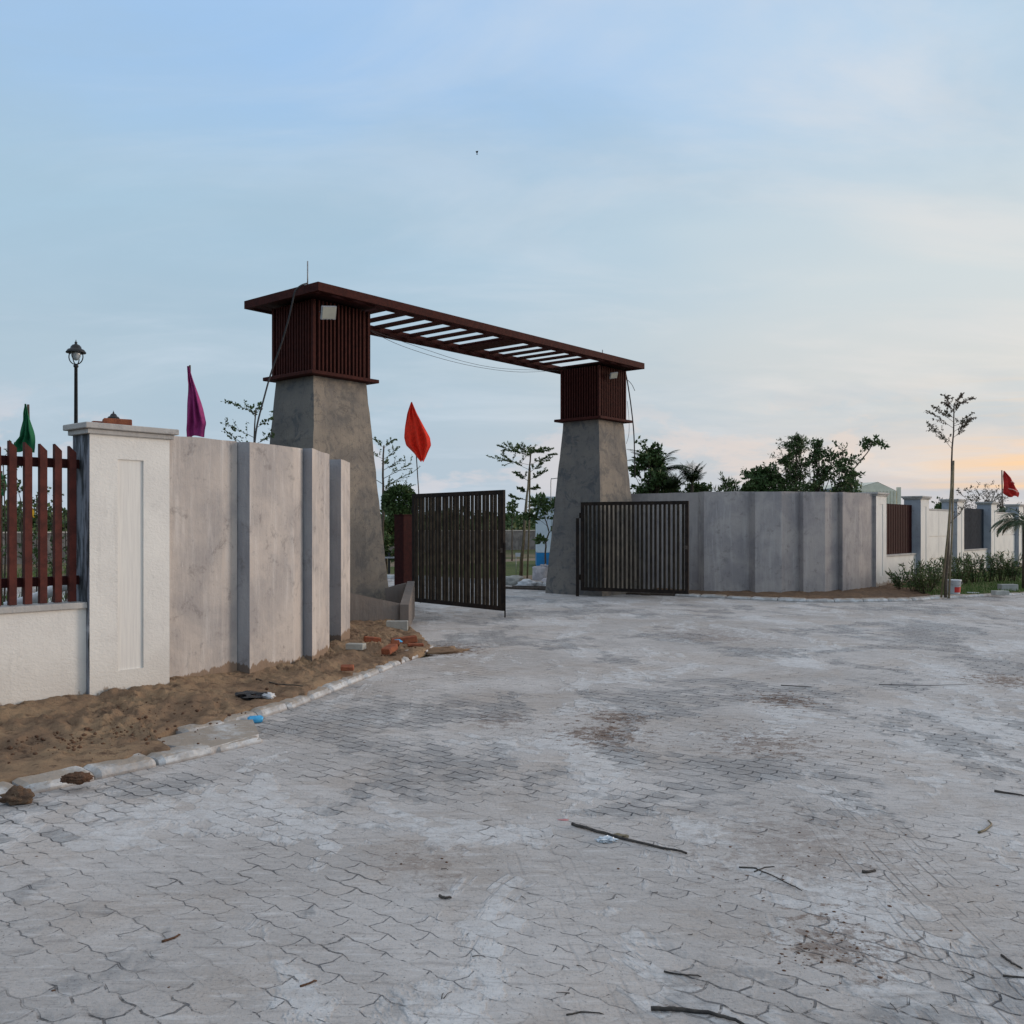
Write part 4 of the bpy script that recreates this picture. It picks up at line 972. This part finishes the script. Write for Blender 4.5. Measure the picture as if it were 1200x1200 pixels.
# shrubs in the bed
random.seed(50)
shr = [(1062, 693, .55, 'leaf_dark', 'sparse dark shrub at the left end of the grass bed by the soil'), (1078, 695, .85, 'leaf_dark', 'dark upright shrub second from the left in the grass bed'), (1092, 697, .75, 'leaf_yellow', 'yellow-green shrub left of the sapling stakes'),
       (1099, 690, .95, 'leaf_mid', 'tall green shrub just behind the sapling stakes'), (1126, 688, .95, 'leaf_mid', 'green shrub directly behind the paint bucket'), (1136, 686, 1.0, 'leaf_yellow', 'olive shrub right of the bucket below the blue-grey louvre'),
       (1150, 685, 1.05, 'leaf_dark', 'dense dark shrub below the pillar right of the blue-grey louvre'), (1166, 684, 1.0, 'leaf_dark', 'dark shrub behind the concrete blocks'), (1180, 683, 1.05, 'leaf_mid', 'green shrub left of the palm at the right edge'), (1194, 683, .95, 'leaf_dark', 'dark shrub behind the palm trunk')]
for i, (px, py, h, lm, lab) in enumerate(shr):
    b = G(px, py, .07); t = thing('shrub', lab, 'shrub', b, 'shrubs in the grass bed'); w = MB(); lf = MB()
    h *= .78; b = b+Vector((.12, .55, 0))
    for k in range(17 if i else 9):
        a = rnd(0, 6.28); sp = rnd(.05, .42); top = b+Vector((math.cos(a)*sp, math.sin(a)*sp, h*rnd(.6, 1.05)))
        q0 = b+Vector((math.cos(a)*sp*.25, math.sin(a)*sp*.25, 0)); pts = [q0, q0.lerp(top, .5)+Vector((0, 0, .05)), top]; w.tube(pts, .008, 4, .004)
        Ls = polylen(pts)
        for j in range(26):
            s = .2+.8*j/26; lf.leaf(samp(pts, Ls, s), (rdir()*.8+Vector((math.cos(a), math.sin(a), 0))*.3+Z*.5), rdir(.5), .13*rnd(.6, 1.2), .013)
    w.build('stems', M['bark'], t); lf.build('leaves', M[lm], t)
random.seed(51); m = MB()
for _ in range(16000):
    a, b2 = random.random(), random.random()
    Lo, Li = polylen(gout), polylen(gin); p = samp(gout, Lo, a*.75).lerp(samp(gin, Li, a*.75), b2*.85+.02); d = Vector((rnd(-.4, .4), rnd(-.4, .4), 1)); h = rnd(.04, .11)
    m.leaf(Vector((p.x, p.y, .05)), d, Vector((rnd(-1, 1), rnd(-1, 1), 0)), h, .006)
tag(m.build('grass', M['grass']), 'short green grass in the bed along the right boundary wall', 'grass', kind='stuff')
# bucket
b = G(1117.5, 697, .06); t = thing('paint_bucket', 'white paint bucket with a red label standing on the grass', 'bucket', b)
m = MB(); m.lathe(b, [(.125, 0), (.13, .02), (.155, .31), (.165, .315), (.165, .34), (.15, .34)], 20); m.build('bucket', M['plastic_white'], t)
m = MB(); m.lathe(b+Z*.06, [(.1385, 0), (.148, .12)], 20); 
m.f = [f for f in m.f[:20]]; m.mi = m.mi[:20]; m.sm = m.sm[:20]
m.f = m.f[14:20]; m.mi = m.mi[14:20]; m.sm = m.sm[14:20]; m.build('label', M['red_label'], t)
m = MB(); m.tube([b+Vector((.165*math.cos(R(a)), -.02, .30-.08*math.sin(R(a)))) + Vector((0, -.165*math.sin(R(a)), 0)) for a in range(0, 181, 20)], .004, 5); m.build('handle', M['steel'], t)
g = G(1139, 694.5, .08); m = MB(); m.blob(g, (.14, .06, .012), 3, .4, 2); tag(m.build('plastic_scrap', M['plastic_white'], None, g), 'white plastic scrap on the grass right of the bucket', 'litter')

# ---------------------------------------------------------------- things seen inside
b = at(640, 37.5); t = thing('guard_booth', 'white cabin with a blue lower band half hidden behind the far right pillar', 'booth', b)
bx, by = Vector((1.0, 0, 0)), Vector((0, .9, 0)); c = at(629, 37.5)+bx+by
m = MB(); m.box(c+Z*.55, bx, by, 2.2, .02); m.build('upper_wall', M['booth_white'], t)
m = MB(); m.box(c+Z*.0, bx*1.005, by*1.005, .545); m.build('lower_band', M['booth_blue'], t)
m = MB(); m.box(c+Z*2.752, bx*1.04, by*1.04, .05); m.build('roof', M['booth_white'], t)
m = MB(); 
for k in (-.4, .1, .55): m.box(c-by*1.004+bx*k+Z*.56, bx*.008, by*.003, 2.18)
m.build('seam', M['shedgrey'], t)
cable('bracket_pole', 'thin bent pipe bracket rising left of the far right pillar', [(645.5, 590, 30), (645.5, 575, 30), (645.8, 562, 30), (648, 561, 30), (656, 560, 30)], .014, 30, mat='steel')['category'] = 'pipe'
b = G(633, 686, 0); t = thing('cement_sack', 'pale upright woven sack leaning by the far right pillar', 'sack', b, 'rubbish sacks inside the gate')
m = MB(); random.seed(61)
rings = [(.0, .17, .12), (.08, .21, .15), (.2, .22, .15), (.35, .21, .13), (.45, .22, .12), (.5, .23, .09), (.52, .16, .05)]
vs = []; S = 28
for i, (z, rx, ry) in enumerate(rings):
    for k in range(S):
        a = 2*math.pi*k/S; f = 1+.10*mnoise.noise(Vector((math.cos(a)*2.5, math.sin(a)*2.5, z*7)))+.05*math.sin(a*7+i)
        vs.append(b+Vector((rx*math.cos(a)*f+.03*z, ry*math.sin(a)*f, z)))
m.add(vs, [(i*S+k, i*S+(k+1) % S, (i+1)*S+(k+1) % S, (i+1)*S+k) for i in range(len(rings)-1) for k in range(S)]+[tuple(range((len(rings)-1)*S, len(rings)*S))], 0, True); m.build('sack', M['sack'], t)
m = MB(); m.blob(b+Vector((.1, 0, .51)), (.15, .07, .05), 5, .5, 3, 3); m.build('mouth', M['sack'], t)
for i, (px, py, r, lab, mt) in enumerate(((618, 687, (.24, .16, .11), 'pale blue-white plastic sack slumped left of the upright one', 'plastic_white'), (641, 687, (.16, .12, .13), 'small dirty sack tucked at the foot of the far right pillar', 'sack'), (600, 685.5, (.38, .2, .16), 'grey-green lump of sand bag at the left of the sacks', 'block'))):
    g = G(px, py); m = MB(); m.blob(g+Z*r[2]*.6, r, 40+i, .3, 3, 2.2); tag(m.build('rubbish_sack', M[mt], None, g), lab, 'sack', 'rubbish sacks inside the gate')
for i, (a, c2, lab) in enumerate((((590, 690), (655, 692.5), 'dark timber plank lying nearest the opening'), ((600, 689), (662, 690), 'dark timber plank lying behind the nearest one'))):
    p, q = G(*a), G(*c2); d = (q-p); m = MB(); m.box((p+q)/2+Z*.01, d/2, Vector((0, .06, 0)), .05, .004); tag(m.build('timber_plank', M['wood'], None, (p+q)/2), lab, 'plank', 'planks across the opening')
p = at(608, 30.5); t = thing('sign_board', 'small blank white board on short legs behind the sapling', 'sign', p)
m = MB(); m.box(p+Z*.62, Vector((.11, 0, 0)), Vector((0, .01, 0)), .12); m.build('board', M['plastic_white'], t)
for s in (-.09, .09): m = MB(); m.tube([p+Vector((s, 0.02, 0)), p+Vector((s, 0.02, .7))], .012); m.build('leg', M['steel'], t)
# rail and bench left gap
p = at(456, 29.5); t = thing('park_bench', 'dark bench glimpsed between the near arch pillar and the gate post', 'bench', p)
m = MB(); m.box(p+Z*.60, Vector((.6, 0, 0)), Vector((0, .18, 0)), .05); m.build('seat', M['housing'], t)
for s in (-.4, .0, .4): m = MB(); m.box(p+Vector((s, 0, 0)), Vector((.035, 0, 0)), Vector((0, .03, 0)), .78 if s == 0 else .6); m.build('leg', M['black'], t)
# far boundary wall along u
t = thing('far_wall', 'low grey rubble wall crossing behind everything, with fields beyond', 'wall', W(10, 33))
m = MB(); 
vo = (Vector((-21.8, 40, 0))-O).dot(V)
m.uvbox(-30, 75, vo, vo+.3, -.02, 1.32); m.build('wall', M['stonewall'], t)
m = MB(); m.uvbox(-30, 75, vo-.03, vo+.33, 1.321, 1.38); m.build('coping', M['coping'], t)
# far vegetation (one mass)
random.seed(70)
def band(name, label, v0, v1, n, h, mat, ls, cat):
    m = MB()
    for _ in range(n):
        u = rnd(-60, 130); v = rnd(v0, v1); k = .6+.5*mnoise.noise(Vector((u*.12, v*.1, 2)))+.25*mnoise.noise(Vector((u*.7, v*.3, 7)))
        z = h*max(.1, k)*random.random()**.6; m.leaf(W(u, v, z), rdir(.3), rdir(), ls*rnd(.6, 1.3), ls*.35)
    tag(m.build(name, M[mat]), label, cat, kind='stuff')
band('tall_grass', 'brownish tall field grass beyond the far wall', vo+1, vo+14, 16000, 1.9, 'leaf_yellow', .5, 'field')
m = MB(); random.seed(71)
for k in range(150):
    a = -62+124*k/150+rnd(-.4, .4); D = rnd(150, 230); c = Vector((math.sin(R(a))*D, math.cos(R(a))*D, 0)); hh = rnd(3.0, 5.4)*(1+.35*mnoise.noise(Vector((a*.2, 0, 3)))); rw = rnd(3, 6)
    for _ in range(330):
        d = rdir(); rr = random.random()**.35
        m.leaf(c+Vector((d.x*rw*rr, d.y*rw*rr, hh*.55+d.z*hh*.5*rr)), rdir(), rdir(), .9, .38)
tag(m.build('tree_line', M['leaf_dark']), 'dark belt of distant trees along the horizon', 'wood', kind='stuff')
for i, (px, D, w, h, lab) in enumerate(((606, 105, 2.4, 2.55, 'round distant tree in the gap right of the left gate leaf'), (640, 110, 3.2, 3.2, 'distant tree clump behind the guard booth'), (20, 46, 1.7, 2.1, 'dark round bush beyond the fence at the far left'), (60, 47, 2.2, 2.2, 'dark green bush beyond the fence right of the yellow flag'), (-20, 44, 2.2, 2.5, 'bush just outside the left edge of the fence'))):
    b = at(px, D); random.seed(80+i); t = thing('distant_tree', lab, 'tree', b, 'round trees beyond the far wall'); m = MB(); m.tube([b, b+Z*h*.6], .12, 6); m.build('trunk', M['bark'], t); lf = MB()
    for _ in range(1800):
        d = rdir(); rr = (random.random()**.35)*(1+.25*mnoise.noise(d*2)); lf.leaf(b+Vector((d.x*w*rr, d.y*w*rr, h*.55+d.z*h*.45*rr)), rdir(), rdir(), .28, .11)
    lf.build('crown', M['leaf_dark'], t)
# saplings behind left fence
for i, (px, yt, D, n, lab) in enumerate(((4, 525, 13, 14, 'leafy sapling behind the leftmost fence slats'), (24, 575, 12, 10, 'low sapling behind the second and third fence slats'), (44, 578, 12.5, 10, 'sparse sapling behind the middle fence slats, left of the yellow flag pole'), (60, 590, 13, 9, 'short sapling behind the fence slat next to the last'), (76, 600, 15, 8, 'low sapling close to the near left pillar'))):
    b = at(px, D); tt = zat(yt, D); tree('sapling', lab, b, [b, b+Z*tt*.5+Vector((.03, 0, 0)), b+Z*tt*.95], .016, tiers(n-2, .45, 1, .42, .22, 30, 18, 60+i, 50), .065, 12, 'leaf_mid' if i else 'leaf_dark', 1, .6, 0, 'young trees behind the left fence', seed=90+i)
random.seed(99); m = MB()
for _ in range(5200):
    g = Vector((rnd(-24, -4.5), rnd(11.5, 36), 0))
    if mnoise.noise(g*.35) < -.12: continue
    for k in range(3): m.leaf(g+Vector((rnd(-.1, .1), rnd(-.1, .1), -.02)), Vector((rnd(-.6, .6), rnd(-.6, .6), 1)), rdir(), rnd(.1, .32), .012)
tag(m.build('weeds', M['grass']), 'weeds and rough grass on the plot behind the left fence', 'weeds', kind='stuff')
m = MB(); a, b = at(8, 8.9, .98), at(80, 9.4, 1.1)
m.tube([P(6, 712, 8.4), P(40, 702, 8.5), P(70, 688, 8.7), P(84, 684, 8.8)], .05, 8); tag(m.build('white_pipe', M['plastic_white'], None, P(40, 702, 8.5)), 'pale plastic pipe leaning behind the bottom of the left fence', 'pipe')
# shed over right wall
b = at(1020, 62); t = thing('shed', 'cream sheet-metal shed with a low gable beyond the right wall', 'building', b)
Ds = 62; x0, x1, xa = 1004, 1049.5, 1029
fr = [P(x0, 640, Ds), P(x1, 640, Ds), P(x1, 575, Ds), P(xa-.5, 565, Ds), P(x0, 572, Ds)]
dp = Vector((-4.5, 14, 0)); vs = fr+[p+dp for p in fr]
m = MB(); m.add(vs, [(0, 1, 2, 3, 4), (9, 8, 7, 6, 5), (0, 4, 9, 5), (1, 6, 7, 2)]); 
for k in range(12):
    x = x0+.8+(x1-x0-1.6)*k/11; m.box(P(x, 640, Ds)-Vector((0, .03, 0)), Vector((.06, 0, 0)), Vector((0, .03, 0)), zat(575, Ds)-zat(640, Ds))
m.build('wall', M['shed'], t)
m = MB(); e = Z*.02
m.add([fr[4]+e, fr[3]+e, fr[3]+dp+e, fr[4]+dp+e, fr[2]+e, fr[2]+dp+e], [(0, 1, 2, 3), (1, 4, 5, 2)]); m.build('roof', M['shed'], t)
m = MB(); m.box(P(x1, 640, Ds)+Vector((.2, 0, 0)), Vector((.12, 0, 0)), Vector((0, .1, 0)), zat(571, Ds)-zat(640, Ds)); m.build('downpipe', M['shed'], t)
b = at(996, 60); m = MB(); m.box(at(994, 60)+Vector((0, 3, 0)), Vector((.7, 0, 0)), Vector((0, 2, 0)), zat(571, 60), .02); tag(m.build('outbuilding', M['shedgrey'], None, b), 'small grey building attached left of the cream shed', 'building')
# bird
b = P(559, 181, 60); m = MB(); m.blob(b, (.05, .022, .022), 3, .1, 2); m.add([b, b+Vector((.12, .05, .04)), b+Vector((.06, .06, .03))], [(0, 1, 2)]); m.add([b, b+Vector((.1, -.3, .12)), b+Vector((-.08, -.28, .1))], [(0, 1, 2)])
tag(m.build('bird', M['black'], None, b), 'tiny dark bird high in the open sky', 'bird')

# ---------------------------------------------------------------- light and sky
SUN_AZ = R(74); SUN_EL = R(8)     # azimuth clockwise from +Y
ld = Vector((math.sin(SUN_AZ)*math.cos(SUN_EL), math.cos(SUN_AZ)*math.cos(SUN_EL), math.sin(SUN_EL)))
sun = bpy.data.lights.new('sun', 'SUN'); sun.energy = 1.15; sun.angle = R(16); sun.color = (1, .86, .75)
so = bpy.data.objects.new('sun', sun); C.objects.link(so); so.rotation_euler = ld.to_track_quat('Z', 'Y').to_euler(); so.location = (20, 10, 20)
wd = bpy.data.worlds.new('World'); bpy.context.scene.world = wd; wd.use_nodes = True; nt = wd.node_tree
for x in list(nt.nodes): nt.nodes.remove(x)
out = nt.nodes.new('ShaderNodeOutputWorld'); bg = nt.nodes.new('ShaderNodeBackground'); nt.links.new(bg.outputs[0], out.inputs[0])
sky = nt.nodes.new('ShaderNodeTexSky'); sky.sky_type = 'NISHITA'; sky.sun_disc = False; sky.sun_elevation = SUN_EL; sky.sun_rotation = SUN_AZ; sky.dust_density = 1.5
class WN(NB):
    def __init__(s): s.t = nt; tc = nt.nodes.new('ShaderNodeTexCoord'); s.pos = tc.outputs['Generated']
w = WN(); sp = w.sep()
el = sp[2]
def cramp(fac, stops):
    n = nt.nodes.new('ShaderNodeValToRGB'); n.color_ramp.interpolation = 'B_SPLINE' if False else 'EASE'
    e = n.color_ramp.elements
    while len(e) < len(stops): e.new(.5)
    for i, (p, c) in enumerate(stops): e[i].position = p; e[i].color = (*c, 1)
    w.put(n.inputs[0], fac); return n.outputs[0]
def lin(r, g, b): return tuple(((x/255)/12.92 if x/255 <= .04045 else ((x/255+.055)/1.055)**2.4) for x in (r, g, b))
# thin high cloud veil colours by height, for the side away from and towards the sunset
away = cramp(el, [(0, lin(183, 195, 209)), (.06, lin(178, 196, 211)), (.16, lin(177, 198, 213)), (.30, lin(171, 200, 221)), (.45, lin(161, 197, 236)), (.62, lin(190, 208, 235)), (1, lin(228, 228, 230))])
tow = cramp(el, [(0, lin(192, 197, 206)), (.035, lin(212, 204, 204)), (.07, lin(228, 215, 206)), (.13, lin(222, 219, 213)), (.25, lin(213, 220, 221)), (.45, lin(193, 215, 233)), (.62, lin(205, 215, 232)), (1, lin(230, 228, 227))])
a1 = w.math('ADD', w.math('MULTIPLY', sp[0], math.sin(SUN_AZ)), w.math('MULTIPLY', sp[1], math.cos(SUN_AZ)))
warmk = w.ramp(w.math('ADD', a1, w.math('MULTIPLY', w.math('SUBTRACT', w.noise(2.2, 3, vec=w.map((1, 1, 4))), .5), .35)), .10, .82)
c = w.mix(warmk, away, tow)
# streaky cirrus
pv = w.comb(w.math('DIVIDE', sp[0], w.math('ADD', el, .18)), w.math('DIVIDE', sp[1], w.math('ADD', el, .18)))
n1 = w.noise(1.1, 7, .58, .6, vec=w.map((1.0, 1.9, 1), (0, 0, R(25)), vec=pv))
ck = w.math('MULTIPLY', w.ramp(n1, .42, .72), .46)
c = w.mix(ck, c, w.mix(warmk, lin(205, 218, 232), lin(240, 230, 222)))
n2 = w.noise(.8, 6, .6, .4, vec=w.map((1, 1.5, 1), (0, 0, R(10)), vec=pv, loc=(3, 1, 0)))
c = w.mix(w.math('MULTIPLY', w.ramp(n2, .42, .68), .38), c, lin(163, 188, 206))
# low cumulus puffs and sunset streaks near the horizon
n3 = w.noise(1, 6, .6, .3, vec=w.map((7, 7, 17), loc=(.9, 0, .35)))
lowm = w.math('MULTIPLY', w.ramp(el, .005, .05), w.ramp(el, .15, .08))
c = w.mix(w.math('MULTIPLY', w.math('MULTIPLY', w.ramp(n3, .50, .58), lowm), .55), c, w.mix(warmk, lin(218, 212, 216), lin(240, 216, 198)))
n4 = w.noise(1, 5, .6, .2, vec=w.map((2.2, 2.2, 26), loc=(0, 0, 5)))
c = w.mix(w.math('MULTIPLY', w.math('MULTIPLY', w.ramp(n4, .48, .62), w.math('MULTIPLY', w.ramp(el, .01, .04), w.ramp(el, .16, .08))), w.math('MULTIPLY', w.ramp(a1, .58, .73), .95)), c, lin(255, 212, 165))
# glow around the sun that sits behind cloud outside the frame
glow = w.math('MULTIPLY', w.ramp(a1, .86, .99), w.ramp(el, .6, .05))
c = w.mix(w.math('MULTIPLY', glow, .8), c, (3.2, 2.2, 1.5))
below = w.ramp(el, .0, -.03)
c = w.mix(below, c, (.2, .19, .18))
nis = w.mix(1.0, sky.outputs[0], (.07, .07, .07), 'MULTIPLY')
c = w.mix(.08, c, nis)
nt.links.new(c, bg.inputs[0]); bg.inputs[1].default_value = 1.08

# ---------------------------------------------------------------- camera
cam = bpy.data.cameras.new('camera'); co = bpy.data.objects.new('camera', cam); C.objects.link(co)
co.location = (0, 0, H); co.rotation_euler = (R(90), 0, 0); cam.sensor_width = 36; cam.lens = 36*F/1200; cam.shift_y = 18/1200; cam.clip_end = 4000; cam.clip_start = .05
sc = bpy.context.scene; sc.camera = co
sc.view_settings.view_transform = 'Standard'; sc.view_settings.look = 'None'; sc.view_settings.exposure = 0; sc.view_settings.gamma = 1
